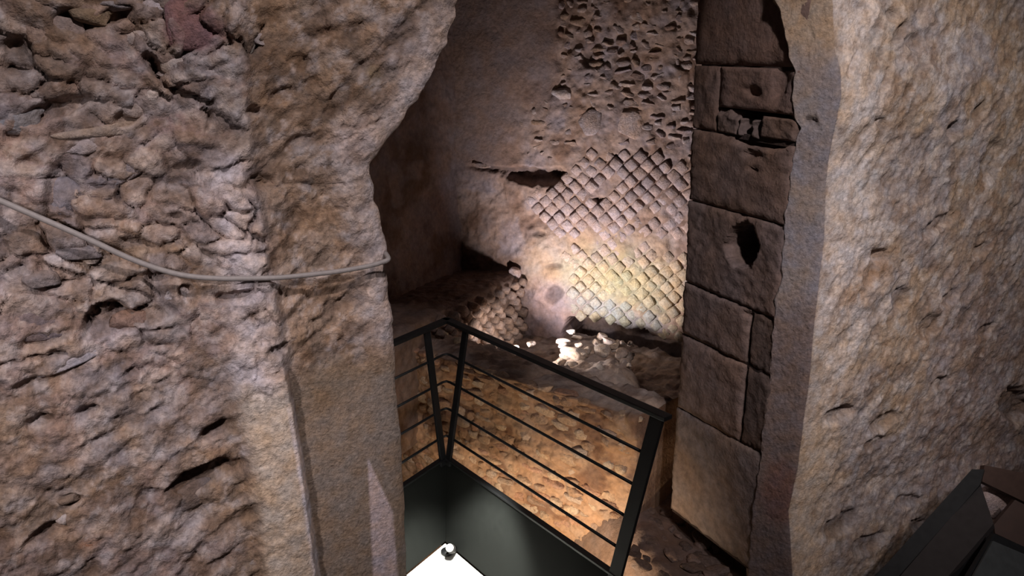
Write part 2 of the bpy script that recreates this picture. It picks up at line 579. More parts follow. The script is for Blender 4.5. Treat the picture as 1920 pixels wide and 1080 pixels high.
    for (cx, cy, rx, ry, an_, c, f) in [(365, 50, 62, 50, 0, red, .7), (330, 230, 60, 22, 0, lin((170, 128, 120)), .4), (125, 345, 34, 55, 25, grey, .7), (30, 225, 40, 22, 0, lin((140, 140, 142)), .7),
                                        (245, 345, 90, 30, -15, grey, .6), (130, 680, 55, 13, -15, lin((165, 158, 160)), .8), (330, 985, 60, 28, -15, white, .7), (40, 560, 40, 30, 0, white, .5),
                                        (200, 650, 60, 25, -20, lin((200, 176, 170)), .6), (300, 850, 30, 9, -20, white, .6), (165, 1020, 26, 8, -10, lin((182, 132, 100)), .7), (60, 610, 46, 30, 0, lin((128, 112, 112)), .7),
                                        (60, 900, 45, 16, -10, lin((178, 164, 160)), .6), (745, 80, 40, 60, 30, grey, .6), (700, 140, 14, 18, 0, lin((170, 140, 90)), .6), (350, 930, 50, 30, 0, lin((124, 106, 94)), .6),
                                        (385, 895, 60, 16, -25, lin((110, 92, 82)), .5)]:
        col = mix(col, c, f * ell(px, py, cx, cy, rx, ry, an_, 0.5, wob + 0.5 * wob2))
    lit_wedge = np.interp(py, [850, 862, 960, 1080, 1200], [0, 1, 42, 46, 50]) * (py > 858)
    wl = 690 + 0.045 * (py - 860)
    col = mix(col, lin((226, 206, 206)), 0.9 * sstep(-3, 3, px - wl) * (1 - sstep(-3, 3, px - wl - lit_wedge)) * sstep(855, 870, py))  # patch of light thrown on the plaster, painted as a pale wedge
    cells = np.stack([lin(q) for q in [(168, 150, 138), (150, 138, 132), (140, 116, 98), (184, 166, 150), (134, 122, 122), (176, 148, 134), (158, 132, 108), (196, 182, 170)]])
    ci = np.clip((cc * 8).astype(int), 0, 7)
    col = mix(col, cells[ci], 0.62 * np.clip(cong, 0, 1) * sstep(0.02, 0.10, c2 - c1))
    spots = fbm(st, 30, 3, 97, 0.6)
    col = mix(col, lin((122, 94, 68)), 0.6 * sstep(0.08, 0.36, spots) * tan_zone * ro * (1 - np.clip(lit_edge, 0, 1) * 0.8))
    # fine mottling of weathered and fresh tufa
    m1 = fbm(base, 24, 4, 95, 0.6)
    col = mix(col, brown, 0.55 * sstep(0.06, 0.40, m1) * ro)
    col = mix(col, white, 0.50 * sstep(0.06, 0.40, -m1) * ro)
    lit_band = np.exp(-((uw + 48) / 42.0) ** 2) * sstep(230, 330, py) * (1 - sstep(700, 760, py))
    col = mix(col, lin((236, 222, 220)), 0.85 * np.clip(lit_band * (0.85 + 0.9 * wob + 0.5 * m1), 0, 1))  # painted light: convex corner paled where it catches the lamps
    col = mix(col, lin((238, 222, 216)), 0.8 * np.clip(lit_edge * (0.9 + 0.5 * m1), 0, 1) * sstep(-40, 60, py))  # painted light along the broken edge
    col = mix(col, lin((226, 200, 186)), 0.7 * ell(px, py, 662, 265, 36, 42, 10, 0.5, wob))  # pale patch painted for light on the rock near the edge
    col = mix(col, lin((240, 216, 184)), 0.75 * strip * (0.9 + 0.5 * wob))  # strip paled again, brightness of its lighting put into the colour
    col = mix(col, lin((240, 226, 222)), 0.9 * (1 - sstep(5, 11, np.abs(u + 3 - 0.02 * (py - 760)))) * sstep(740, 800, py))  # painted light on the arris, over the mottling
    col = mix(col, lin((152, 104, 104)), 0.75 * ell(px, py, 368, 52, 52, 44, 0, 0.3, wob))
    # darker tone in the hollows, cracks and pits
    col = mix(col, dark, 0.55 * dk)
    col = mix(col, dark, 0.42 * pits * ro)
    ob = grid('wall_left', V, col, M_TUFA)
    tag(ob, 'rough eroded tufa wall with broken right edge, crossed by a grey cable', 'wall', kind='structure')
    return ob


W_LEFT = build_left()

# ------------------------------------------------------------------ stones set into walls
STONES = []


def stone_variants(n, seed):
    out = []
    for k in range(n):
        bm = bmesh.new()
        bmesh.ops.create_icosphere(bm, subdivisions=3, radius=1.0)
        co = np.array([v.co[:] for v in bm.verts])
        # boxier, with chipped facets
        co = np.sign(co) * np.abs(co) ** 0.72
        rs = np.random.RandomState(seed + k)
        for q in range(9):
            nv = rs.normal(size=3)
            nv /= np.linalg.norm(nv)
            lim = rs.uniform(0.62, 0.92)
            d = co @ nv
            co = co - np.outer(np.maximum(d - lim, 0), nv)
        co = co * (1 + 0.16 * fbm(co + k * 9.1, 2.2, 4, seed + k, 0.65)[:, None])
        for v, c in zip(bm.verts, co):
            v.co = c
        me = bpy.data.meshes.new('stone')
        bm.to_mesh(me)
        bm.free()
        for p in me.polygons:
            p.use_smooth = True
        me.materials.append(M_PIECE)
        out.append(me)
    return out


STONES = stone_variants(10, 300)


def set_stone(name, pos, d, n, w_, h_, depth, ang, color, parent, me=None):
    """stone at pos on a vertical face with tangent d, normal n (plan)"""
    me = me or random.choice(STONES)
    o = link(name, me, None, parent)
    X = Vector((d[0], d[1], 0))
    Z = Vector((0, 0, 1))
    Y = Vector((n[0], n[1], 0))
    R = Matrix((X, Y, Z)).transposed().to_4x4()
    o.matrix_local = Matrix.Translation(pos) @ R @ Matrix.Rotation(ang, 4, 'Y') @ Matrix.Diagonal((w_ / 2, depth, h_ / 2, 1))
    o.color = tuple(color) + (1,)
    return o


def px_stone(name, px, py, rx, ry, ang, color, parent, p0, d, n, proud=0.01, depth=0.03, base=0.0):
    P = on_plane(px, py, p0, n)
    dist = np.linalg.norm(P - np.array([0, 0, HC]))
    k = dist / F
    pos = Vector((P[0] + n[0] * (proud + base - depth * 0.8), P[1] + n[1] * (proud + base - depth * 0.8), P[2]))
    return set_stone(name, pos, d, n, 2 * rx * k * 1.05, 2 * ry * k * 1.05, depth, math.radians(ang), lin(color), parent)


for (x, y, rx, ry, a, c, pr) in [
        (80, 522, 27, 15, 0, (140, 126, 120), .035), (325, 116, 20, 20, 0, (190, 176, 166), .025), (292, 178, 15, 17, 20, (206, 192, 182), .025), (358, 152, 52, 17, 12, (160, 148, 144), .022),
        (378, 116, 26, 11, 0, (176, 156, 142), .022), (460, 70, 19, 27, 15, (158, 146, 128), .024), (232, 192, 34, 20, 25, (178, 160, 148), .02), (152, 474, 34, 13, 4, (140, 128, 124), .022),
        (128, 372, 28, 30, 20, (136, 128, 132), .015), (235, 320, 60, 17, -28, (146, 138, 142), .012), (330, 556, 22, 16, 0, (176, 164, 160), .018), (130, 681, 50, 10, -17, (168, 160, 162), .018),
        (60, 612, 46, 28, 8, (124, 110, 112), .012), (240, 605, 30, 18, -15, (148, 116, 98), .015), (35, 226, 38, 22, 5, (140, 138, 140), .012), (175, 28, 32, 14, 10, (150, 126, 96), .022), (215, 8, 34, 10, -10, (156, 146, 142), .022),
        (295, 8, 22, 14, 0, (190, 174, 168), .02), (455, 40, 16, 16, 0, (160, 146, 138), .02), (490, 75, 14, 11, 0, (182, 164, 152), .02), (190, 245, 70, 11, -5, (166, 148, 132), .018), (165, 272, 40, 14, -15, (172, 156, 150), .016),
        (390, 235, 46, 24, 0, (150, 124, 116), .010), (320, 215, 20, 15, 0, (182, 142, 130), .014), (105, 62, 40, 26, 0, (160, 136, 120), .012), (250, 70, 44, 12, -8, (184, 168, 158), .016), (165, 1023, 24, 8, -8, (178, 128, 98), .014),
        (120, 978, 14, 8, -35, (196, 180, 168), .016), (70, 902, 40, 16, 10, (176, 162, 158), .010), (132, 938, 20, 8, -5, (140, 120, 104), .014), (350, 940, 44, 22, -15, (122, 106, 98), .004)]:
    px_stone('stone', x, y, rx, ry, a, c, W_LEFT, PL, DW, NW, pr - 0.019, 0.03)

# ------------------------------------------------------------------ RIGHT WALL with plaster return, and ashlar pier
JN = np.array([1.09, 3.0])
DS = np.array([0.85, -0.527])
NS = np.array([-0.527, -0.85])
J0 = poly([(1306, -200), (1305, 0), (1297, 200), (1288, 400), (1277, 600), (1266, 780), (1255, 960), (1247, 1080), (1235, 1300)])
J1 = poly([(1450, -200), (1452, 0), (1462, 20), (1466, 50), (1476, 78), (1480, 110), (1490, 135), (1488, 165), (1486, 200), (1492, 225), (1502, 240), (1492, 270), (1486, 300), (1482, 350),
           (1474, 400), (1468, 480), (1466, 530), (1455, 565), (1448, 640), (1442, 720), (1430, 800), (1424, 880), (1412, 960), (1404, 1080), (1390, 1300)])
J2 = poly([(1556, -200), (1562, 0), (1566, 90), (1576, 130), (1578, 180), (1568, 230), (1556, 290), (1548, 350), (1546, 450), (1536, 520), (1526, 620), (1518, 720), (1506, 800), (1496, 880), (1478, 960), (1486, 1080), (1480, 1300)])


def build_right():
    nr = 460
    nl, ns, ng = 8, 60, 280
    zs = np.linspace(-0.15, 3.6, nr)
    nc = nl + ns + ng
    base = np.zeros((nr, nc, 3))
    nrm = np.zeros((nr, nc, 2))
    P0 = JN + NJ * 0.012
    for r, z in enumerate(zs):
        s1 = crossing(P0, DS, z, J1, -0.3, 0.6)
        s2 = crossing(P0, DS, z, J2, s1, 0.8)
        s1 += 0.004 * math.sin(z * 61) * math.sin(z * 23 + 1)
        a = P0 + s1 * DS
        b = P0 + s2 * DS
        base[r, :nl, 0] = a[0] + np.linspace(0.20, 0.004, nl) * 0.25
        base[r, :nl, 1] = a[1] + np.linspace(0.20, 0.004, nl) * 1.0
        t = np.linspace(0, 1, ns)
        base[r, nl:nl + ns, :2] = a + (b - a) * t[:, None]
        t = np.concatenate([np.linspace(0, 1, ng - 29)[1:], np.linspace(1.01, 1.9, 30)])
        base[r, nl + ns:, :2] = b + DW * (1.75 * t)[:, None]
        base[r, :, 2] = z
    nrm[:, :nl] = np.array([-0.9, -0.3])
    nrm[:, nl:nl + ns] = NS
    nrm[:, nl + ns:] = NW
    for k in range(-10, 10):
        f = (k + 10.5) / 20
        v = NS * (1 - f) + NW * f
        nrm[:, nl + ns + k] = v / np.hypot(*v)
    px, py = proj(base)
    wob = fbm(base, 14, 3, 191)
    wob2 = fbm(base, 40, 2, 192)
    g = np.zeros(nc)
    g[nl + ns:] = 1
    g = np.broadcast_to(g, (nr, nc))
    sc = base[..., 0] * DW[0] + base[..., 1] * DW[1]
    a45 = 0.95
    st = np.stack([(sc * math.cos(a45) + base[..., 2] * math.sin(a45)) * 0.4, (-sc * math.sin(a45) + base[..., 2] * math.cos(a45)), sc * 0], -1)
    dcorner = np.clip((px - J2(py)) / 120, 0, 1)
    ro = 0.25 + 0.75 * g * sstep(0.0, 0.6, dcorner + 0.25 * wob)
    n_str = fbm(st, 24, 4, 203, 0.55)
    pits = sstep(0.15, 0.5, fbm(st, 24, 3, 233))
    h = 0.012 * fbm(base, 4, 3, 201) + ro * (0.008 * fbm(base, 13, 4, 202) + 0.0035 * n_str - 0.006 * pits + 0.010 * fbm(base, 34, 4, 207, 0.7)) + 0.003 * fbm(base, 60, 3, 206)
    # left lip is the broken plaster
    h = h - 0.0 * g
    inset = np.zeros(nc)
    for k in range(-12, 12):
        inset[nl + ns + k] = 0.010 * (1 - abs(k) / 12.0) ** 2
    holes = [(1790, 245, 10, 18, 20, .04), (1672, 30, 12, 14, 0, .025), (1690, 60, 10, 22, 30, .025), (1712, 78, 14, 16, 0, .02), (1652, 230, 8, 10, 0, .02), (1640, 500, 10, 34, 20, .025), (1655, 480, 14, 10, -30, .025),
             (1520, 228, 12, 8, 0, .02), (1600, 120, 5, 22, 20, .015), (1665, 150, 6, 30, 20, .015), (1570, 780, 26, 12, -25, .03), (1590, 770, 10, 8, 0, .03), (1660, 790, 28, 10, -35, .03), (1640, 830, 24, 9, -30, .025),
             (1575, 985, 34, 16, -35, .035), (1630, 1020, 30, 14, -25, .03), (1700, 940, 24, 12, -20, .025), (1905, 760, 26, 30, 0, .06), (1720, 985, 14, 10, 0, .025), (1840, 210, 10, 22, 30, .02), (1860, 300, 14, 40, 20, .02),
             (1760, 420, 34, 10, -35, .02), (1690, 560, 12, 24, 15, .02), (1780, 560, 26, 8, -40, .02), (1840, 470, 20, 8, -35, .02), (1745, 610, 16, 24, 25, .018), (1760, 720, 20, 10, -30, .02), (1850, 620, 20, 10, -30, .02)]
    dk = np.zeros_like(px)
    for (cx, cy, rx, ry, a_, dp) in holes:
        m = ell(px, py, cx, cy, rx, ry, a_, 0.4, wob + 0.5 * wob2)
        h = h - dp * m
        dk = np.maximum(dk, m * min(1, dp / 0.04))
    h = h - inset
    V = base.copy()
    V[..., 0] += nrm[..., 0] * h
    V[..., 1] += nrm[..., 1] * h
    def mix(a, b, f):
        return a * (1 - f[..., None]) + b * f[..., None]
    tan = lin((176, 152, 124)); grey = lin((164, 152, 146)); brown = lin((136, 108, 84)); white = lin((206, 196, 186)); dark = lin((86, 68, 56)); orange = lin((176, 136, 96)); plast = lin((132, 124, 126)); mauve = lin((140, 116, 110))
    col = mix(np.broadcast_to(tan, base.shape), grey, sstep(-0.2, 0.3, fbm(base, 5, 4, 221)))
    col = mix(col, brown, 0.7 * sstep(0.0, 0.4, fbm(base, 8, 4, 222)))
    col = mix(col, white, 0.6 * sstep(0.2, 0.5, fbm(st, 12, 4, 223)))
    right = sstep(0, 1, (px - 1640 + 0.05 * (py - 300)) / 260)
    col = mix(col, mauve, 0.55 * right * sstep(250, 700, py))
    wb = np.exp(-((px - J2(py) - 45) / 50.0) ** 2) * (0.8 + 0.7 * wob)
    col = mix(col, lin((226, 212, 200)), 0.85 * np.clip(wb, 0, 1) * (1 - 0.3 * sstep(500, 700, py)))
    col = mix(col, orange, 0.7 * ell(px, py, 1625, 530, 60, 26, -45, 0.6, wob))
    col = mix(col, orange, 0.4 * ell(px, py, 1545, 830, 40, 16, -40, 0.6, wob))
    col = mix(col, lin((196, 172, 140)), 0.5 * ell(px, py, 1520, 940, 40, 160, 5, 0.6, wob))
    for (cx, cy, rx, ry, a_, f) in [(1620, 345, 14, 34, 30, .9), (1650, 325, 18, 8, 0, .8), (1772, 330, 10, 24, 10, .7), (1650, 440, 40, 30, -30, .5), (1650, 560, 20, 50, 25, .4), (1690, 720, 20, 20, 0, .4)]:
        col = mix(col, white, f * ell(px, py, cx, cy, rx, ry, a_, 0.4, wob + wob2))
    # plaster return
    sp = 1 - g
    pc = mix(np.broadcast_to(plast, base.shape), lin((146, 130, 116)), 0.6 * sstep(0, 0.4, fbm(base, 6, 3, 240)))
    pc = mix(pc, lin((166, 140, 108)), (1 - sstep(60, 150, py)) * 0.8)
    pc = mix(pc, lin((118, 98, 90)), sstep(520, 640, py) * 0.85)
    pc = mix(pc, lin((128, 88, 78)), 0.8 * ell(px, py, 1460, 920, 30, 60, 0, 0.5, wob))
    m1 = fbm(base, 26, 4, 295, 0.6)
    col = mix(col, brown, 0.45 * sstep(0.08, 0.40, m1))
    col = mix(col, white, 0.45 * sstep(0.08, 0.40, -m1))
    col = mix(col, lin((232, 204, 168)), 0.75 * np.exp(-((px - J2(py) - 28) / 30.0) ** 2) * sstep(740, 840, py) * (0.9 + 0.5 * wob))  # light on the lower strip put into its colour
    col = mix(col, pc, sp * (1 - 0.0 * wob))
    col = mix(col, dark, 0.5 * dk)
    col = mix(col, dark, 0.35 * pits * ro)
    ob = grid('wall_right', V, col, M_TUFA_R)
    tag(ob, 'pale hacked tufa wall with grey plaster return beside the ashlar pier', 'wall', kind='structure')
    return ob


W_RIGHT = build_right()


def build_pier():
    root = empty('wall_pier', (JN[0], JN[1], 0), 'shaded pier of squared stone blocks with a dark putlog hole', 'pier', kind='structure')
    I = Matrix.Translation(-Vector((JN[0], JN[1], 0)))
    NP = -NJ                                    # into the masonry
    # mortar core
    def pt(t, z, dep):
        return (JN[0] + QJ[0] * t + NP[0] * dep - JN[0], JN[1] + QJ[1] * t + NP[1] * dep - JN[1], z)
    far = lambda z: crossing((JN - QJ * 0.0), QJ, z, lambda y: -J0(y), -1, 1)
    def tfar(z):
        s = np.linspace(0.2, 0.95, 500)
        P = np.stack([JN[0] + s * QJ[0], JN[1] + s * QJ[1], np.full(500, z)], -1)
        px, py = proj(P)
        i = np.argmax(px < J0(py))
        return s[i] if (px < J0(py)).any() else 0.6
    zz = np.linspace(-0.1, 3.6, 30)
    vs = []
    for z in zz:
        tf = tfar(z) - 0.012
        vs += [pt(0.02, z, 0.33), pt(tf, z, 0.33), pt(tf, z, 0.85), pt(0.02, z, 0.85)]
    fs = []
    for i in range(len(zz) - 1):
        for k in range(4):
            fs.append((4 * i + k, 4 * i + (k + 1) % 4, 4 * i + 4 + (k + 1) % 4, 4 * i + 4 + k))
    fs += [(0, 1, 2, 3), tuple(4 * (len(zz) - 1) + k for k in range(4))]
    core = link('mortar_core', mesh_from('mortar_core', vs, fs), M_ASHLAR, root)
    core.color = tuple(lin((70, 52, 44))) + (1,)
    # courses given by joints: (y at far edge, y at near edge)
    def zfar(y):
        return float(on_plane(float(J0(y)), y, JN, NJ)[2])
    def znear(x, y):
        return float(on_plane(x, y, JN, NJ)[2])
    joints = [(zfar(-260), znear(1475, -270)), (zfar(122), znear(1474, 128)), (zfar(241), znear(1480, 272)), (zfar(375), znear(1440, 417)), (zfar(528), znear(1402, 582)), (zfar(625), znear(1390, 683)),
              (zfar(764), znear(1390, 832)), (zfar(955), znear(1400, 1066)), (-0.14, -0.14)]
    cols = [(124, 96, 84), (120, 94, 84), (124, 98, 86), (122, 100, 92), (128, 106, 98), (136, 112, 102), (134, 114, 104), (100, 82, 74)]
    gap = 0.0032

    def block(t0, t1, za, zb, color, seed, hole=None, damage=None, name='block', proud=0.0):
        """za/zb = (far z, near z) bottom and top; t0 near, t1 far (function of z or number)"""
        nx, nz = (64, 44) if hole and len(hole) and hole[0][5] > 0.1 else (30, 28)
        T = np.linspace(0, 1, nx)
        S = np.linspace(0, 1, nz)
        G = np.zeros((nz, nx, 3))
        tt = np.zeros((nz, nx))
        zv = np.zeros((nz, nx))
        L = 0.57
        for i, s in enumerate(S):
            for j, t in enumerate(T):
                zm = za[1] * (1 - s) + zb[1] * s
                ta = t0
                tb = t1(zm) if callable(t1) else t1
                tv = ta + (tb - ta) * t
                f = tv / L
                zbot = za[1] * (1 - f) + za[0] * f + gap
                ztop = zb[1] * (1 - f) + zb[0] * f - gap
                tt[i, j] = tv
                zv[i, j] = zbot + (ztop - zbot) * s
        B = np.stack([JN[0] + QJ[0] * tt, JN[1] + QJ[1] * tt, zv], -1)
        px, py = proj(B)
        n1 = fbm(B, 10, 3, seed)
        n2 = fbm(B, 34, 3, seed + 9)
        e = np.minimum.reduce([np.broadcast_to(T[None] * nx / 2.2, (nz, nx)), np.broadcast_to((1 - T)[None] * nx / 2.2, (nz, nx)), np.broadcast_to(S[:, None] * nz / 2.2, (nz, nx)), np.broadcast_to((1 - S)[:, None] * nz / 2.2, (nz, nx))])
        h = 0.008 * n1 + 0.006 * n2 + proud - 0.012 * np.clip(1 - e - 0.4 * n2, 0, 1) ** 1.5
        for hh in (hole or []):
            m = ell(px, py, *hh[:5], 0.07 if hh[5] > 0.1 else 0.4, 0.35 * n1 + 0.25 * n2)
            h = h - hh[5] * m
        G = B.copy()
        G[..., 0] += NJ[0] * h - JN[0]
        G[..., 1] += NJ[1] * h - JN[1]
        # ring of side faces
        verts = [tuple(v) for v in G.reshape(-1, 3)]
        faces = [(i * nx + j, i * nx + j + 1, (i + 1) * nx + j + 1, (i + 1) * nx + j) for i in range(nz - 1) for j in range(nx - 1)]
        ring = [j for j in range(nx)] + [i * nx + nx - 1 for i in range(1, nz)] + [(nz - 1) * nx + j for j in range(nx - 2, -1, -1)] + [i * nx for i in range(nz - 2, 0, -1)]
        k0 = len(verts)
        for r in ring:
            v = verts[r]
            b = B.reshape(-1, 3)[r]
            verts.append((b[0] - JN[0] + NP[0] * 0.36, b[1] - JN[1] + NP[1] * 0.36, b[2]))
        n = len(ring)
        for i in range(n):
            faces.append((ring[i], ring[(i + 1) % n], k0 + (i + 1) % n, k0 + i))
        me = mesh_from(name, verts, faces, True)
        o = link(name, me, M_ASHLAR, root)
        o.color = tuple(lin(color)) + (1,)
        return o
    for (zf_, zn_) in joints[1:-1]:
        v = []
        for dep in (0.016, 0.34):
            for (t_, zc) in ((-0.02, zn_), (0.555, zf_)):
                for dz in (-0.012, 0.012):
                    v.append(pt(t_, zc + dz, dep))
        mj = link('mortar_joint', mesh_from('mortar_joint', v, [(0, 1, 3, 2), (4, 6, 7, 5), (0, 2, 6, 4), (1, 5, 7, 3), (0, 4, 5, 1), (2, 3, 7, 6)]), M_ASHLAR, root)
        mj.color = tuple(lin((66, 50, 44))) + (1,)
    tn = -0.03
    for k in range(len(joints) - 1):
        top, bot = joints[k], joints[k + 1]
        if k == 1:
            tsplit = 0.42
            block(tsplit + gap, tfar, bot, top, (116, 90, 78), 40)
            zm = (0.62 * bot[0] + 0.38 * top[0], 0.62 * bot[1] + 0.38 * top[1])
            block(tn, tsplit - gap, zm, top, cols[1], 41, hole=[(1412, 172, 14, 10, 0, .02), (1462, 150, 12, 40, 10, .02)])
            # broken lower half: three loose-looking fragments
            block(0.29, tsplit - gap, bot, zm, (112, 90, 80), 42, hole=[(1385, 212, 18, 10, 0, .03), (1352, 205, 10, 8, 0, .02)])
            block(0.16, 0.28, bot, (zm[0] - 0.03, zm[1] - 0.03), (108, 88, 80), 43, hole=[(1398, 238, 10, 22, 0, .05), (1422, 240, 10, 12, 0, .04)])
            block(tn, 0.155, (bot[0] + .01, bot[1] + .01), (zm[0] - 0.01, zm[1] - 0.01), (112, 88, 76), 44, hole=[(1450, 195, 20, 10, -20, .04)])
        elif k == 3:
            block(tn, tfar, bot, top, cols[k], 50 + k, hole=[(1391, 461, 30, 40, 2, .30), (1300, 460, 20, 2, 8, .004)])
        elif k == 2:
            block(tn, tfar, bot, top, cols[k], 50 + k, hole=[(1425, 268, 44, 10, 8, .05), (1410, 290, 16, 8, 0, .02), (1413, 318, 6, 4, 0, .02)])
        elif k in (4, 5):
            block(0.12, tfar, bot, top, cols[k], 50 + k, hole=[(1400, 590, 10, 6, 20, .02)])
            block(tn, 0.108, bot, top, (104, 82, 70), 60 + k, proud=-0.006)
        elif k == 7:
            block(tn, lambda z_: tfar(z_) - 0.03, bot, top, cols[k], 57, proud=-0.10)
        else:
            block(tn, tfar, bot, top, cols[k], 50 + k)
    return root


W_PIER = build_pier()

# ------------------------------------------------------------------ BACK WALL with net masonry
PB = np.array([0.2, 5.8])
DB = np.array([0.94, -0.341])
NB = np.array([-0.341, -0.94])


def inside(px, py, pg):
    r = False
    n = len(pg)
    j = n - 1
    for i in range(n):
        xi, yi = pg[i]
        xj, yj = pg[j]
        if (yi > py) != (yj > py) and px < (xj - xi) * (py - yi) / (yj - yi) + xi:
            r = not r
        j = i
    return r


FOOT = poly([])if False else None
foot_pts = np.array([(930, 640), (1000, 640), (1055, 612), (1062, 597), (1090, 600), (1120, 598), (1150, 606), (1180, 622), (1210, 622), (1240, 634), (1280, 640), (1400, 655)], float)


def build_back():
    nr, nc = 330, 300
    zs = np.linspace(-0.1, 3.75, nr)
    ss = np.linspace(-1.1, 1.75, nc)
    S, Z = np.meshgrid(ss, zs)
    base = np.stack([PB[0] + S * DB[0], PB[1] + S * DB[1], Z], -1)
    px, py = proj(base)
    wob = fbm(base, 7, 3, 391)
    wob2 = fbm(base, 20, 3, 392)
    pxw, pyw = px + 14 * wob + 5 * wob2, py + 10 * fbm(base, 8, 3, 393) + 4 * wob2
    plaster = (1 - sstep(1040, 1052, pxw)) * (1 - sstep(90, 240, pyw)) + (1 - sstep(920, 1030, pxw)) * sstep(60, 240, pyw) * (1 - sstep(300, 380, pyw))
    plaster = np.clip(plaster, 0, 1)
    rough = 1 - 0.85 * plaster
    h = 0.02 * fbm(base, 2.5, 3, 401) + rough * (0.022 * fbm(base, 9, 4, 402) + 0.012 * fbm(base, 26, 3, 403)) + 0.03 * plaster
    dk = np.zeros_like(px)
    for (cx, cy, rx, ry, a, dp) in [(1000, 330, 50, 13, 8, .12), (1045, 330, 16, 12, 0, .05), (930, 316, 40, 5, 5, .03), (1150, 300, 12, 8, 0, .02), (1122, 380, 11, 9, 0, .05), (1010, 438, 12, 5, 0, .03), (1040, 498, 14, 5, 0, .02),
                                    (1040, 550, 14, 16, 0, .05), (1300, 190, 5, 40, -8, .05), (1110, 110, 20, 14, 0, .03), (1280, 120, 14, 10, 0, .03)]:
        m = ell(px, py, cx, cy, rx, ry, a, 0.4, wob + wob2)
        h = h - dp * m
        dk = np.maximum(dk, m)
    # lump of plain plaster beside the net masonry
    h = h + 0.04 * ell(px, py, 1030, 595, 42, 62, 0, 0.5, wob2)
    h = h + 0.03 * ell(px, py, 1025, 490, 44, 60, 0, 0.5, wob2)
    # undercut foot
    fy = np.interp(pxw, foot_pts[:, 0], foot_pts[:, 1])
    fc = sstep(-3, 3, pyw - fy) * sstep(1050, 1062, pxw)
    h = h - 0.55 * fc
    V = base.copy()
    V[..., 0] += NB[0] * h
    V[..., 1] += NB[1] * h
    def mix(a, b, f):
        return a * (1 - f[..., None]) + b * f[..., None]
    mort = lin((164, 138, 122)); brown = lin((132, 104, 88)); tan = lin((178, 152, 122)); grey = lin((150, 138, 142)); pl = lin((140, 118, 110)); dark = lin((70, 54, 48)); green = lin((160, 158, 118)); blue = lin((150, 156, 160))
    col = mix(np.broadcast_to(mort, base.shape), brown, sstep(-0.1, 0.4, fbm(base, 5, 4, 421)))
    col = mix(col, grey, 0.6 * sstep(0.05, 0.4, fbm(base, 6, 4, 422)))
    col = mix(col, pl, plaster * 0.9)
    col = mix(col, tan, 0.8 * ell(px, py, 1030, 490, 50, 55, 0, 0.5, wob))
    col = mix(col, lin((176, 150, 146)), 0.9 * ell(px, py, 1030, 590, 45, 60, 0, 0.4, wob))
    col = mix(col, tan, 0.7 * ell(px, py, 1160, 470, 110, 45, 0, 0.5, wob))
    col = mix(col, green, 0.8 * ell(px, py, 1175, 530, 110, 55, 20, 0.6, wob))
    col = mix(col, blue, 0.8 * ell(px, py, 1150, 592, 90, 20, 18, 0.6, wob))
    col = mix(col, dark, 0.6 * dk)
    ob = grid('wall_back', V, col, M_BACK)
    tag(ob, 'far masonry wall of diamond net stonework under rough rubble', 'wall', kind='structure')
    return ob


W_BACK = build_back()


def net_blocks(n, seed, gap=0.92):
    out = []
    rs = np.random.RandomState(seed)
    for k in range(n):
        a = gap
        j = lambda s: rs.uniform(-s, s)
        ring0 = [(-a + j(.1), -a + j(.1)), (a + j(.1), -a + j(.1)), (a + j(.1), a + j(.1)), (-a + j(.1), a + j(.1))]
        vs, fs = [], []
        for (sc, y) in ((1.02, -1.0), (1.0, 0.25), (0.93, 0.72), (0.74, 1.0)):
            for i in range(4):
                p, q = ring0[i], ring0[(i + 1) % 4]
                for t in (0.12, 0.5, 0.88):
                    x = p[0] * (1 - t) + q[0] * t
                    z = p[1] * (1 - t) + q[1] * t
                    vs.append((x * sc + j(.035), y + j(.10), z * sc + j(.035)))
        for r in range(3):
            for i in range(12):
                fs.append((r * 12 + i, r * 12 + (i + 1) % 12, (r + 1) * 12 + (i + 1) % 12, (r + 1) * 12 + i))
        c = len(vs)
        vs.append((j(.1), 1.04 + j(.12), j(.1)))
        for i in range(12):
            fs.append((36 + i, 36 + (i + 1) % 12, c))
        fs.append(tuple(range(11, -1, -1)))
        me = mesh_from('net_block', vs, fs, True)
        me.materials.append(M_PIECE)
        out.append(me)
    return out


NETS = net_blocks(10, 50)
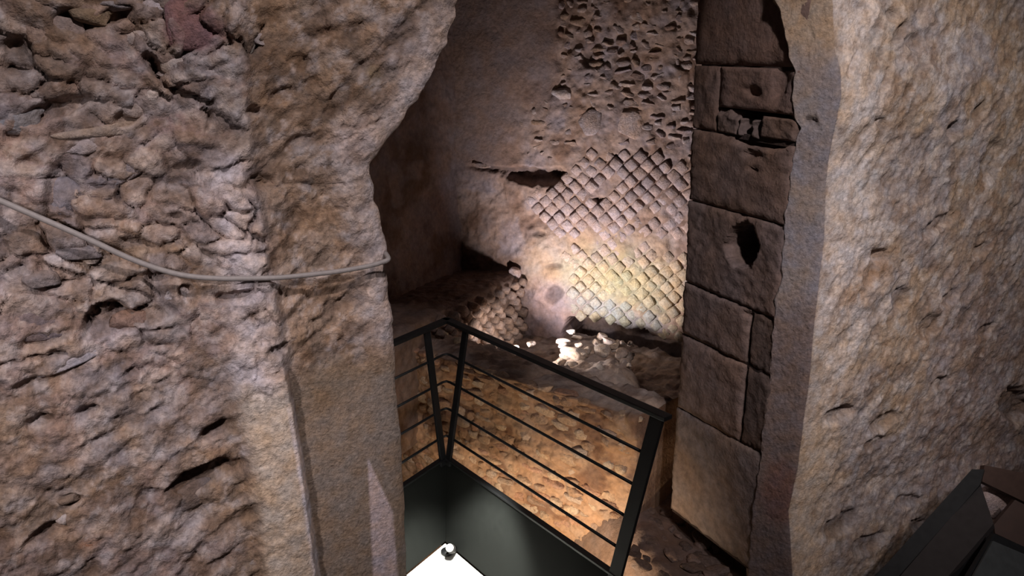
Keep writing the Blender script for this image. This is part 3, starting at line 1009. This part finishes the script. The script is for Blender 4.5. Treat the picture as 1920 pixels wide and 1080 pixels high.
# squared red tile block near the top of the left wall
P = on_plane(366, 50, PL, NW)
set_stone('red_block', Vector((P[0] - NW[0] * 0.004, P[1] - NW[1] * 0.004, P[2])), DW, NW, 0.185, 0.150, 0.03, 0.03, lin((150, 108, 108)), W_LEFT, NETS[3])
net_poly = [(1100, 285), (1140, 272), (1180, 284), (1230, 284), (1262, 300), (1296, 296), (1293, 470), (1284, 640), (1240, 628), (1205, 612), (1170, 610), (1140, 598), (1085, 594), (1072, 580), (1064, 545), (1066, 500), (1052, 455),
            (1030, 436), (1000, 410), (984, 396), (986, 362), (1020, 352), (1050, 350), (1060, 318), (1088, 302)]
rng = random.Random(5)
side = 0.086
hd = side / math.sqrt(2)
cnt = 0
for i in range(-30, 40):
    for j in range(0, 60):
        s = i * hd * 2 + (hd if j % 2 else 0)
        z = 0.1 + j * hd
        s2 = s + rng.uniform(-.005, .005)
        z2 = z + rng.uniform(-.005, .005) + 0.012 * math.sin(s * 3)
        P = np.array([PB[0] + s2 * DB[0], PB[1] + s2 * DB[1], z2])
        px, py = proj(P)
        if not inside(px, py, net_poly):
            continue
        # eroded belt and lost stones
        er = math.exp(-((py - 455 - 0.05 * (px - 1100)) / 15) ** 2)
        if rng.random() < 0.55 * er or math.hypot(px - 1122, py - 378) < 14 or (abs(px - 1150) < 18 and abs(py - 345) < 22 and rng.random() < .5):
            continue
        light = 0.5 + 0.5 * rng.random()
        c = lin((178, 156, 148)) * (0.8 + 0.35 * rng.random())
        if py > 445:
            f = min(1, (py - 445) / 60)
            c = c * (1 - f) + f * lin((188, 166, 132)) * (0.85 + 0.3 * rng.random())
        if py > 480:
            f = 0.6 * math.exp(-((px - 1165) / 70) ** 2) * min(1, (py - 480) / 40)
            c = c * (1 - f) + f * lin((168, 172, 118)) * (0.9 + 0.2 * rng.random())
        fb = math.exp(-((py - 575 - 0.25 * (px - 1130)) / 22) ** 2) * (1 if px < 1235 else .3)
        c = c * (1 - .75 * fb) + .75 * fb * lin((150, 158, 158))
        o = link('net_block', NETS[rng.randrange(10)], None, W_BACK)
        X = Vector((DB[0], DB[1], 0)); Y = Vector((NB[0], NB[1], 0)); Z = Vector((0, 0, 1))
        R = Matrix((X, Y, Z)).transposed().to_4x4()
        pr = rng.uniform(-.010, .008) - 0.014 * er - 0.013
        dep = 0.035
        pos = Vector(P) + Y * (pr - dep + 0.03)
        k = rng.uniform(.98, 1.10)
        o.matrix_local = Matrix.Translation(pos) @ R @ Matrix.Rotation(math.pi / 4 + rng.uniform(-.12, .12), 4, 'Y') @ Matrix.Rotation(rng.uniform(-.14, .14), 4, 'X') @ Matrix.Diagonal((side / 2 * k, dep, side / 2 * k * rng.uniform(.92, 1.04), 1))
        o.color = tuple(c) + (1,)
        cnt += 1
print('net blocks', cnt)

# rubble stones of the upper part
rub = []
tries = 0
while len(rub) < 190 and tries < 9000:
    tries += 1
    x = rng.uniform(930, 1312)
    y = rng.uniform(-30, 300)
    if x < 1045 and y < 110:
        continue
    if x < 985 and y < 200:
        continue
    if inside(x, y + 14, net_poly):
        continue
    rx = rng.uniform(8, 19)
    ry = rng.uniform(5, 10)
    if any(abs(x - a) < (rx + c) * .85 and abs(y - b) < (ry + d) * .85 for a, b, c, d in rub):
        continue
    rub.append((x, y, rx, ry))
    dens = 1.0
    c = rng.choice([(158, 138, 130), (148, 130, 128), (166, 142, 128), (140, 112, 98), (176, 158, 150), (150, 124, 104)])
    px_stone('rubble_stone', x, y, rx, ry, rng.uniform(-14, 14), c, W_BACK, PB, DB, NB, rng.uniform(.002, .018), 0.04)
for (x, y, rx, ry, c) in [(1105, 228, 22, 24, (170, 152, 146)), (1180, 235, 24, 26, (190, 164, 150)), (1055, 175, 20, 12, (186, 172, 168)), (900, 308, 22, 7, (160, 140, 132)), (1150, 545, 0, 0, None)][:4]:
    px_stone('rubble_stone', x, y, rx, ry, 0, c, W_BACK, PB, DB, NB, .035, 0.04)

# ------------------------------------------------------------------ SIDE WALL (shaded, left of the back wall) with its hollow and ledge
PS = np.array([0.09, 5.84])
DSd = np.array([-0.485, -0.8745])
NSd = np.array([0.8745, -0.485])


PSW = PS - NSd * 0.55


def build_side():
    nr, nc = 260, 190
    zs = np.linspace(-0.1, 3.75, nr)
    ss = np.linspace(-0.45, 2.9, nc)
    S, Z = np.meshgrid(ss, zs)
    base = np.stack([PSW[0] + S * DSd[0], PSW[1] + S * DSd[1], Z], -1)
    px, py = proj(base)
    wob = fbm(base, 6, 3, 491)
    wob2 = fbm(base, 18, 3, 492)
    pxw, pyw = px + 10 * wob + 4 * wob2, py + 8 * wob2
    h = 0.025 * fbm(base, 3, 3, 501) + 0.012 * fbm(base, 12, 4, 502) + 0.004 * fbm(base, 40, 2, 503)
    V = base.copy()
    V[..., 0] += NSd[0] * h
    V[..., 1] += NSd[1] * h
    def mix(a, b, f):
        return a * (1 - f[..., None]) + b * f[..., None]
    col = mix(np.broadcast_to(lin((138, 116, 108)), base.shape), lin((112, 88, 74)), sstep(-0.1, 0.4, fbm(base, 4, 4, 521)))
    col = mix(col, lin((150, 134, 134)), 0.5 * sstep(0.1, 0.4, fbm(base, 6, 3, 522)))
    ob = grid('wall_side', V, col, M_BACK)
    tag(ob, 'shaded plastered side wall above the dark parapet', 'wall', kind='structure')
    return ob


W_SIDE = build_side()


def ledge():
    # low parapet wall in front of the side wall: flat dark top, broken net face towards the lamp
    ns_, nq = 150, 90
    ss = np.linspace(-0.10, 2.3, ns_)
    # profile: (offset from face, z)
    prof = [(-0.60, 0.76), (-0.05, 0.79), (-0.012, 0.775), (0.0, 0.74), (0.0, -0.05)]
    pl_ = np.array(prof)
    seg = np.r_[0, np.cumsum(np.hypot(*np.diff(pl_, axis=0).T))]
    u = np.linspace(0, seg[-1], nq)
    off = np.interp(u, seg, pl_[:, 0])
    zz = np.interp(u, seg, pl_[:, 1])
    V = np.stack([PS[0] + ss[None] * DSd[0] + NSd[0] * off[:, None], PS[1] + ss[None] * DSd[1] + NSd[1] * off[:, None], np.broadcast_to(zz[:, None], (nq, ns_))], -1)
    px, py = proj(V)
    k = 0.022 * fbm(V, 7, 3, 540) + 0.014 * fbm(V, 24, 3, 541)
    face = (off > -0.02)[:, None] * 1.0
    P = V.copy()
    P[..., 0] += NSd[0] * k * face
    P[..., 1] += NSd[1] * k * face
    P[..., 2] += k * (1 - 0.7 * face)
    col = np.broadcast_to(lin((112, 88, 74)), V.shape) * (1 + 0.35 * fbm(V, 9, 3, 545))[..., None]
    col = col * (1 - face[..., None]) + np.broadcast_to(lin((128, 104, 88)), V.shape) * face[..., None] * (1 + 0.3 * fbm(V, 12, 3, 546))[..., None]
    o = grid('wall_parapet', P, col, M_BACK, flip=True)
    tag(o, 'low dark topped parapet wall with a broken net face lit at its foot', 'wall', kind='structure')
    return o


W_PARA = ledge()
P = on_plane(966, 506, PS - NSd * 0.03, NSd)
set_stone('stone', Vector((P[0], P[1], 0.80)), DSd, NSd, 0.08, 0.11, 0.05, 0.1, lin((186, 164, 156)), W_PARA)

# net blocks on the low face under the ledge
for i in range(-2, 14):
    for j in range(0, 16):
        s = 0.06 + i * 0.125 + (0.0625 if j % 2 else 0)
        z = 0.10 + j * 0.0625
        P = np.array([PS[0] + s * DSd[0], PS[1] + s * DSd[1], z])
        px, py = proj(P)
        if s < 0.04 or s > 1.35 or z > 0.73 or py > 700:
            continue
        if rng.random() < 0.12:
            continue
        o = link('net_block', NETS[rng.randrange(10)], None, W_PARA)
        X = Vector((-DSd[0], -DSd[1], 0)); Y = Vector((NSd[0], NSd[1], 0)); Z = Vector((0, 0, 1))
        R = Matrix((X, Y, Z)).transposed().to_4x4()
        pos = Vector(P) + Y * rng.uniform(0.0, .03)
        k = rng.uniform(.62, .9)
        o.matrix_local = Matrix.Translation(pos) @ R @ Matrix.Rotation(math.pi / 4 + rng.uniform(-.3, .3), 4, 'Y') @ Matrix.Rotation(rng.uniform(-.3, .3), 4, 'Z') @ Matrix.Diagonal((side / 2 * k, .04, side / 2 * k, 1))
        o.color = tuple(lin((176, 150, 132)) * rng.uniform(.6, 1.15)) + (1,)

# ------------------------------------------------------------------ LOW WALL behind the railing, its rubble top
A0 = np.array([-0.64, 4.57])
B0 = np.array([0.76, 3.48])
DLW = (B0 - A0) / np.linalg.norm(B0 - A0)
NLW = np.array([-abs(DLW[1]), -DLW[0]])     # towards the railing
LTOP = 0.60


def build_low():
    nr, nc = 190, 330
    ss = np.linspace(-0.55, 2.35, nc)
    f = np.linspace(0, 1, nr)
    base = np.zeros((nr, nc, 3))
    nrm = np.zeros((nr, nc, 3))
    nf = 120                                   # rows of the face, the rest is the top
    for r in range(nr):
        if r < nf:
            z = -0.55 + (LTOP + 0.55) * r / (nf - 1)
            off = 0.0
            nrm[r] = (NLW[0], NLW[1], 0)
        else:
            q = (r - nf + 1) / (nr - nf)
            off = -q * 1.75
            z = LTOP + 0.02 * q
            nrm[r] = (0, 0, 1)
        base[r, :, 0] = A0[0] + ss * DLW[0] + NLW[0] * off
        base[r, :, 1] = A0[1] + ss * DLW[1] + NLW[1] * off
        base[r, :, 2] = z
    endm = 0.45 * sstep(1.64, 1.70, ss + 0.05 * np.sin(np.arange(nc) * 0.0))
    offv = (base[..., 0] - A0[0] - ss[None] * DLW[0]) * NLW[0] + (base[..., 1] - A0[1] - ss[None] * DLW[1]) * NLW[1]
    push = np.minimum(0, -endm[None] - offv) * (endm[None] > 0)
    base[..., 0] += NLW[0] * push
    base[..., 1] += NLW[1] * push
    for k in range(-6, 6):
        a = (k + 6.5) / 12
        v = np.array([NLW[0] * (1 - a), NLW[1] * (1 - a), a])
        nrm[nf + k] = v / np.linalg.norm(v)
    px, py = proj(base)
    wob = fbm(base, 9, 3, 591)
    h = 0.030 * fbm(base, 4, 3, 601) + 0.026 * fbm(base * np.array([1, 1, 2.2]), 9, 4, 602) + 0.020 * fbm(base * np.array([1, 1, 2.0]), 24, 4, 603, 0.65)
    topm = np.zeros((nr, nc))
    topm[nf:] = 1
    q = np.zeros((nr, nc))
    q[nf:] = np.linspace(0, 1, nr - nf)[:, None]
    h = h + topm * (-0.34 * sstep(0.17, 0.36, q))
    # ridge of lit rubble
    h = h + topm * (0.22 * ell(px, py, 1110, 650, 80, 28, 10, 0.6, wob) + 0.05 * ell(px, py, 1215, 660, 60, 30, 10, 0.6, wob))
    # pit at the foot of the net wall
    
    V = base + nrm * h[..., None]
    def mix(a, b, f):
        return a * (1 - f[..., None]) + b * f[..., None]
    col = mix(np.broadcast_to(lin((166, 130, 98)), base.shape), lin((128, 92, 68)), sstep(-0.1, 0.4, fbm(base, 7, 4, 621)))
    col = mix(col, lin((160, 142, 128)), 0.9 * topm)
    col = mix(col, lin((100, 76, 64)), 0.7 * sstep(0.0, 0.35, fbm(base, 9, 4, 622)) * topm)
    ob = grid('wall_low', V, col, M_BACK)
    tag(ob, 'low rubble wall lit orange behind the railing', 'wall', kind='structure')
    return ob


W_LOW = build_low()
# coursed stones of its face
z = -0.25
row = 0
nst = 0
while z < 0.58:
    hrow = rng.uniform(.045, .075)
    s = -0.5 + rng.uniform(0, .1)
    while s < 1.52:
        wst = rng.uniform(.07, .17)
        P = Vector((A0[0] + (s + wst / 2) * DLW[0], A0[1] + (s + wst / 2) * DLW[1], z + hrow / 2 + rng.uniform(-.012, .012)))
        px, py = proj(np.array(P))
        if rng.random() < 0.8 and nst < 290 and 740 < px < 1235 and py < 1075:
            c = np.array(lin(rng.choice([(176, 144, 112), (164, 130, 100), (184, 158, 128), (172, 128, 100), (156, 126, 102), (176, 152, 130)])))
            P2 = P + Vector((NLW[0], NLW[1], 0)) * rng.uniform(-.024, -.008)
            set_stone('stone', P2, DLW, NLW, wst * .96, hrow * .95, 0.03, rng.uniform(-.12, .12), c * rng.uniform(.88, 1.08), W_LOW)
            nst += 1
        s += wst
    z += hrow * 0.97
    row += 1
print('low stones', nst)

# ------------------------------------------------------------------ lower ground
def build_ground():
    nr, nc = 120, 150
    xs = np.linspace(-1.6, 2.6, nc)
    ys = np.linspace(1.2, 5.2, nr)
    X, Y = np.meshgrid(xs, ys)
    base = np.stack([X, Y, np.full_like(X, -0.46)], -1)
    h = 0.05 * fbm(base, 3, 3, 701) + 0.03 * fbm(base, 11, 4, 702)
    # bank of rubble climbing to the foot of the pier
    bank = sstep(0.45, 0.85, X + 0.25 * (Y - 2.8))
    h = h + 0.44 * bank
    base[..., 2] += h
    col = np.broadcast_to(lin((120, 96, 82)), base.shape) * (1 + 0.45 * fbm(base, 10, 4, 710))[..., None]
    o = grid('floor', base, col, M_BACK)
    tag(o, 'dark earth and rubble ground below the walkway', 'ground', kind='structure')
    return o


W_FLOOR = build_ground()
rr = random.Random(11)
for k in range(46):
    px_, py_ = rr.uniform(1180, 1420), rr.uniform(955, 1090)
    if px_ > 1255 + 1.0 * (py_ - 955) + 90:
        continue
    P = at_z(px_, py_, -0.02)
    o = link('rubble_stone', rr.choice(STONES), None, W_FLOOR)
    sc_ = rr.uniform(.018, .05)
    o.matrix_local = Matrix.Translation(Vector(P) + Vector((0, 0, 0.01))) @ Matrix.Rotation(rr.uniform(0, 6), 4, 'Z') @ Matrix.Diagonal((sc_ * 1.5, sc_, sc_ * .6, 1))
    o.color = tuple(lin((136, 112, 98)) * rr.uniform(.5, 1.2)) + (1,)

# ------------------------------------------------------------------ loose stones on the rubble top
loose = [(1075, 662, .075, (196, 178, 160), 'large pale rock lit on the ledge before the net wall'), (1130, 658, .060, (186, 168, 150), 'pale rock next right of the largest lit rock'), 
         (1165, 664, .055, (166, 144, 126), 'brownish rock at the right end of the lit rubble'), (1070, 622, .028, (220, 212, 202), 'small white stone beside the dark hollow under the net wall'), (938, 655, .03, (212, 204, 196), 'small white stone lit behind the handrail'),
         (1140, 640, .04, (176, 156, 140), 'stone at the edge of the dark hollow'), (822, 627, .05, (206, 186, 140), 'yellowish stone seen under the handrail bend'), (862, 640, .045, (196, 176, 140), 'pale stone just right of the handrail bend')]
for (x, y, s_, c, lab) in loose:
    P = at_z(x, y, 0.50 if x > 900 else LTOP + 0.01)
    o = link('loose_rock', STONES[len(lab) % 10], None)
    o.matrix_world = Matrix.Translation(Vector(P)) @ Matrix.Rotation(x * 1.7, 4, 'Z') @ Matrix.Rotation(0.2, 4, 'X') @ Matrix.Diagonal((s_ * 1.35, s_, s_ * .7, 1))
    o.color = tuple(lin(c)) + (1,)
    tag(o, lab, 'rock', 'loose rocks on the rubble ledge')

rk = random.Random(23)
for k in range(34):
    x, y = rk.uniform(1030, 1192), rk.uniform(628, 688)
    if k > 25:
        x, y = rk.uniform(905, 1000), rk.uniform(644, 662)
    P = at_z(x, y, 0.485 + rk.uniform(-.02, .02) if k <= 25 else 0.50)
    o = link('rubble_stone', rk.choice(STONES), None, W_LOW)
    sc_ = rk.uniform(.018, .042)
    o.matrix_local = Matrix.Translation(Vector(P)) @ Matrix.Rotation(rk.uniform(0, 6), 4, 'Z') @ Matrix.Rotation(rk.uniform(-.5, .5), 4, 'X') @ Matrix.Diagonal((sc_ * 1.5, sc_, sc_ * .75, 1))
    o.color = tuple(lin((186, 168, 150)) * rk.uniform(.7, 1.15)) + (1,)

# ------------------------------------------------------------------ unseen vault over the opening, added to block ceiling light from the far room
def build_shading_vault():
    nr, nc = 40, 60
    xs = np.linspace(-1.7, 0.86, nc)
    ys = np.linspace(2.65, 6.6, nr)
    X, Y = np.meshgrid(xs, ys)
    zf = 2.68 + 0.30 * (Y - 2.65)
    V = np.stack([X, Y, zf + 0.03 * fbm(np.stack([X, Y, zf], -1), 4, 3, 800)], -1)
    front = V[:1].copy().repeat(10, 0)
    front[:, :, 2] = np.maximum(np.linspace(4.6, 2.68, 10)[:, None], V[0, :, 2])
    V = np.concatenate([front[:-1], V], 0)
    col = np.broadcast_to(lin((150, 128, 112)), V.shape) * (1 + 0.3 * fbm(V, 6, 3, 810))[..., None]
    o = grid('ceiling', V, col, M_BACK, flip=True)
    tag(o, 'unseen rough tufa vault over the opening, added to block light', 'ceiling', kind='structure')


build_shading_vault()

# ------------------------------------------------------------------ WALKWAY AND RAILING
CB = at_z(835, 1015, 0.0)[:2]              # foot of the corner
HT = 1.10
LEAN = 0.20
Atop = at_z(838, 600, HT)[:2]
Btop = at_z(1245, 781, HT)[:2]
Ltop = at_z(752, 637, HT)[:2]
dR = (Btop - Atop) / np.linalg.norm(Btop - Atop)
dL = (Ltop - Atop) / np.linalg.norm(Ltop - Atop)
oR = np.array([-dR[1], dR[0]])
oR = oR if oR[1] > 0 else -oR
oL = np.array([dL[1], -dL[0]])
oL = oL if oL[1] > 0 else -oL
print('dirs', dR, dL, 'corner', CB, Atop, np.linalg.norm(Btop - Atop))


def rail_pt(sec, s, h):
    """point on the leaning plane of a section: s along from the corner, h height"""
    k = h / HT
    c = CB + (Atop - CB) * k
    d = dR if sec == 'R' else dL
    p = c + d * s
    return Vector((p[0], p[1], h))


LR = float(np.linalg.norm(Btop - Atop))
LL = 0.55
dk_root = empty('walkway_deck', (CB[0], CB[1], 0), 'pale brightly lit walkway floor inside the railing corner', 'walkway')
inv = Matrix.Translation(-Vector((CB[0], CB[1], 0)))


def local(vs, root):
    return [Vector(v) - root.location for v in vs]


c0 = Vector((CB[0], CB[1], 0)) - Vector((dR[0] * 0 - oR[0] * 0 + 0.0, 0.012, 0))
c1 = c0 + Vector((dR[0], dR[1], 0)) * 1.45
c3 = c0 + Vector((dL[0], dL[1], 0)) * 0.48
c2 = c1 + Vector((dL[0], dL[1], 0)) * 0.48
top = [c0, c1, c2, c3]
vs = [v + Vector((0, 0, -0.004)) for v in top] + [v + Vector((0, 0, -0.035)) for v in top]
me = mesh_from('deck_plate', local(vs, dk_root), [(0, 1, 2, 3), (4, 7, 6, 5)] + [(i, (i + 1) % 4, (i + 1) % 4 + 4, i + 4) for i in range(4)])
link('deck_plate', me, M_DECK, dk_root)
for a, b in ((c0, c1), (c0, c3)):
    me = bar_mesh('edge_beam', Vector(a) - Vector((0, 0.03, 0)) - dk_root.location + Vector((0, 0, -0.085)), Vector(b) - Vector((0, 0.03, 0)) - dk_root.location + Vector((0, 0, -0.085)), 0.05, 0.10)
    link('edge_beam', me, M_STEEL, dk_root)

nR3 = Vector((oR[0], oR[1], 0))
dR3 = Vector((dR[0], dR[1], 0))
q0 = c0 - dR3 * 0.45  # unseen plate added to cut the LED light off above the low wall
q1 = c1
vs = [q0, q1, q1 + nR3 * 0.175, q0 + nR3 * 0.175]
vs = [v + Vector((0, 0, -0.036)) for v in vs] + [v + Vector((0, 0, -0.042)) for v in vs]
me = mesh_from('light_shield', local(vs, dk_root), [(0, 1, 2, 3), (4, 7, 6, 5)] + [(i, (i + 1) % 4, (i + 1) % 4 + 4, i + 4) for i in range(4)])
link('light_shield', me, M_STEEL, dk_root)
al = bpy.data.lights.new('led_strip', 'AREA')
al.shape = 'RECTANGLE'
al.size = 1.1
al.size_y = 0.006
al.energy = 14
al.spread = math.radians(130)
al.color = (1.0, 0.77, 0.52)
alo = bpy.data.objects.new('led_strip', al)
COL.objects.link(alo)
alo.location = c0 * 0.80 + c1 * 0.20 + nR3 * 0.05 + Vector((0, 0, -0.105))
aR = math.radians(24)
xx = Vector((dR3.x * math.cos(aR) - dR3.y * math.sin(aR), dR3.x * math.sin(aR) + dR3.y * math.cos(aR), 0))
zx = -Vector((nR3.x * math.cos(aR) - nR3.y * math.sin(aR), nR3.x * math.sin(aR) + nR3.y * math.cos(aR), 0))
yy = zx.cross(xx)
alo.rotation_euler = Matrix((xx, yy, zx)).transposed().to_euler()

rl = empty('metal_railing', (CB[0], CB[1], 0), 'dark steel corner railing with outward leaning posts over a solid sheet panel', 'railing')
PH = 0.42


def lp(sec, s, h):
    return rail_pt(sec, s, h) - rl.location


# handrails
upv = (0, 0, 1)
ext = 0.02
link('handrail', bar_mesh('handrail', lp('R', -ext, HT), lp('R', LR + 0.02, HT), 0.045, 0.018), M_STEEL, rl)
link('handrail', bar_mesh('handrail', lp('L', -ext * .5, HT), lp('L', LL, HT), 0.045, 0.018), M_STEEL, rl)
# panels
for sec, n_ in (('R', LR - 0.19), ('L', LL)):
    th = 0.006
    o_ = oR if sec == 'R' else oL
    ov = Vector((o_[0], o_[1], 0)) * th
    q = [lp(sec, 0, 0.0), lp(sec, n_, 0.0), lp(sec, n_, PH), lp(sec, 0, PH)]
    vs = q + [v + ov for v in q]
    me = mesh_from('sheet_panel', vs, [(0, 1, 2, 3), (4, 7, 6, 5)] + [(i, (i + 1) % 4, (i + 1) % 4 + 4, i + 4) for i in range(4)])
    link('sheet_panel', me, M_PANEL, rl)
    link('panel_rim', bar_mesh('panel_rim', lp(sec, -0.005, PH), lp(sec, n_, PH), 0.03, 0.012), M_STEEL, rl)
# posts
def post(sec, s, so, h0=PH - 0.03, wd=0.042):
    o_ = oR if sec == 'R' else oL
    ov = Vector((o_[0], o_[1], 0)) * -0.006
    a = lp(sec, s, h0) + ov
    b = lp(sec, s + so, HT - 0.005) + ov
    d = dR if sec == 'R' else dL
    link('post', bar_mesh('post', a, b, 0.014, wd, up=(d[0], d[1], 0)), M_STEEL, rl)


post('R', 0.028, 0.15)
post('L', 0.028, 0.145)
post('R', LR - 0.37, 0.345, 0.0, 0.062)
# horizontal rods, bent across the corner
for h in (0.53, 0.665, 0.80, 0.935):
    pts = [lp('L', LL, h), lp('L', 0.10, h), lp('L', 0.035, h), lp('L', 0.015, h) * 0.5 + lp('R', 0.015, h) * 0.5, lp('R', 0.035, h), lp('R', 0.10, h), lp('R', LR - 0.375 + 0.345 * h / HT, h)]
    link('rod', tube_mesh('rod', pts, 0.0065, 10), M_STEEL, rl)

# corner spotlight on the deck
lampP = at_z(838, 1036, 0.0)
lm = empty('floor_spotlight', Vector((lampP[0], lampP[1], 0)), 'small spotlight on the bright walkway floor in the railing corner', 'lamp')
link('base_plate', tube_mesh('base_plate', [(0, 0, -0.002), (0, 0, 0.012)], 0.03, 20), M_STEEL, lm)
link('housing', tube_mesh('housing', [(0.03, 0.0, 0.02), (0.026, -0.03, 0.04), (0.022, -0.07, 0.075)], 0.022, 18), M_GREY, lm)
link('lens', tube_mesh('lens', [(0.0215, -0.071, 0.076), (0.021, -0.074, 0.079)], 0.019, 18), M_LENS, lm)
link('bracket', bar_mesh('bracket', (-0.01, 0.0, 0.01), (0.02, -0.01, 0.045), 0.006, 0.014), M_STEEL, lm)

# ------------------------------------------------------------------ CABLE on the left wall
cp = [(-60, 352), (0, 376), (60, 402), (120, 428), (180, 455), (240, 483), (300, 505), (350, 517), (410, 522), (470, 522), (530, 520), (590, 514), (640, 508), (690, 499), (715, 492), (728, 486)]
pts = []
for (x, y) in cp:
    P = on_plane(x, y, PL + NW * 0.062, NW)
    pts.append(Vector(P))
pts.append(pts[-1] + Vector((QJ[0] * 0.06 + 0.01, QJ[1] * 0.06, 0.008)))
# smooth
sm = []
for i in range(len(pts) - 1):
    p0, p1, p2, p3 = pts[max(i - 1, 0)], pts[i], pts[i + 1], pts[min(i + 2, len(pts) - 1)]
    for k in range(5):
        t = k / 5
        sm.append(0.5 * ((2 * p1) + (p2 - p0) * t + (2 * p0 - 5 * p1 + 4 * p2 - p3) * t * t + (3 * p1 - p0 - 3 * p2 + p3) * t ** 3))
sm.append(pts[-1])
cb = link('cable', tube_mesh('cable', sm, 0.0085, 12), M_CABLE)
tag(cb, 'grey electric cable sagging across the rough left wall', 'cable')

# ------------------------------------------------------------------ STEEL STAIR at the lower right
def pd(px, py, depth):
    r = ray(px, py)
    return Vector((0, 0, HC)) + Vector(r) * (depth / r[1])


stair = empty('steel_staircase', pd(1740, 1080, 2.75), 'dark grey steel stair climbing along the pale right wall', 'stair')
def L_(v):
    return v - stair.location
def plate(name, q, th, nvec, mat):
    q = [L_(v) for v in q]
    n_ = Vector(nvec).normalized() * th
    vs = q + [v + n_ for v in q]
    k = len(q)
    me = mesh_from(name, vs, [tuple(range(k)), tuple(range(2 * k - 1, k - 1, -1))] + [(i, (i + 1) % k, (i + 1) % k + k, i + k) for i in range(k)])
    return link(name, me, mat, stair)


def plate_px(name, pxs, a, b, c, th, mat):
    """flat plate on the plane through a, b, c, outlined by sight lines to its corners"""
    n_ = (b - a).cross(c - a).normalized()
    if n_.dot(a - Vector((0, 0, HC))) < 0:
        n_ = -n_
    q = []
    for (x, y) in pxs:
        r = Vector(ray(x, y))
        t = (a - Vector((0, 0, HC))).dot(n_) / r.dot(n_)
        q.append(Vector((0, 0, HC)) + r * t)
    return plate(name, q, th, n_, mat)


sa, sb, scx = pd(1687, 1080, 2.74), pd(1837, 907, 2.98), pd(1777, 1080, 2.66)
plate_px('shadow_gap', [(1610, 1115), (1822, 880), (1846, 880), (1838, 908), (1658, 1115)], pd(1640, 1080, 2.80), pd(1822, 880, 3.03), pd(1687, 1080, 2.765), 0.02, M_STEEL)  # dark plate standing in for the shadow gap between wall and stair
plate_px('stringer', [(1658, 1115), (1838, 906), (1863, 982), (1748, 1115)], sa, sb, scx, 0.03, M_GREY)
plate_px('stringer_lip', [(1748, 1115), (1863, 982), (1862, 1006), (1796, 1115)], pd(1777, 1080, 2.66), pd(1862, 982, 2.82), pd(1815, 1080, 2.70), 0.02, M_STEEL)
plate_px('top_plate', [(1846, 872), (1965, 896), (1965, 962), (1902, 932), (1842, 903)], pd(1842, 903, 2.99), pd(1920, 890, 3.02), pd(1902, 932, 2.96), 0.03, M_BROWN)
plate_px('riser', [(1903, 937), (1965, 968), (1965, 1046), (1866, 1000), (1864, 984)], pd(1902, 937, 2.92), pd(1866, 990, 2.86), pd(1960, 1030, 2.80), 0.03, M_BROWN)
plate_px('tread_frame', [(1864, 1000), (1965, 1045), (1965, 1125), (1788, 1125)], pd(1862, 1000, 2.72), pd(1960, 1040, 2.72), pd(1812, 1080, 2.58), 0.02, M_STEEL)
plate_px('tread', [(1862, 1014), (1970, 1060), (1970, 1125), (1800, 1125)], pd(1862, 1014, 2.69), pd(1960, 1050, 2.69), pd(1812, 1080, 2.56), 0.01, M_TREAD)
st_ = link('pale_stone', STONES[3], None)
Pst = pd(1866, 940, 3.06)
st_.matrix_world = Matrix.Translation(Pst) @ Matrix.Diagonal((.09, .05, .11, 1))
st_.color = tuple(lin((196, 176, 170))) + (1,)
tag(st_, 'pale pinkish stone showing in the triangular gap of the stair', 'stone')
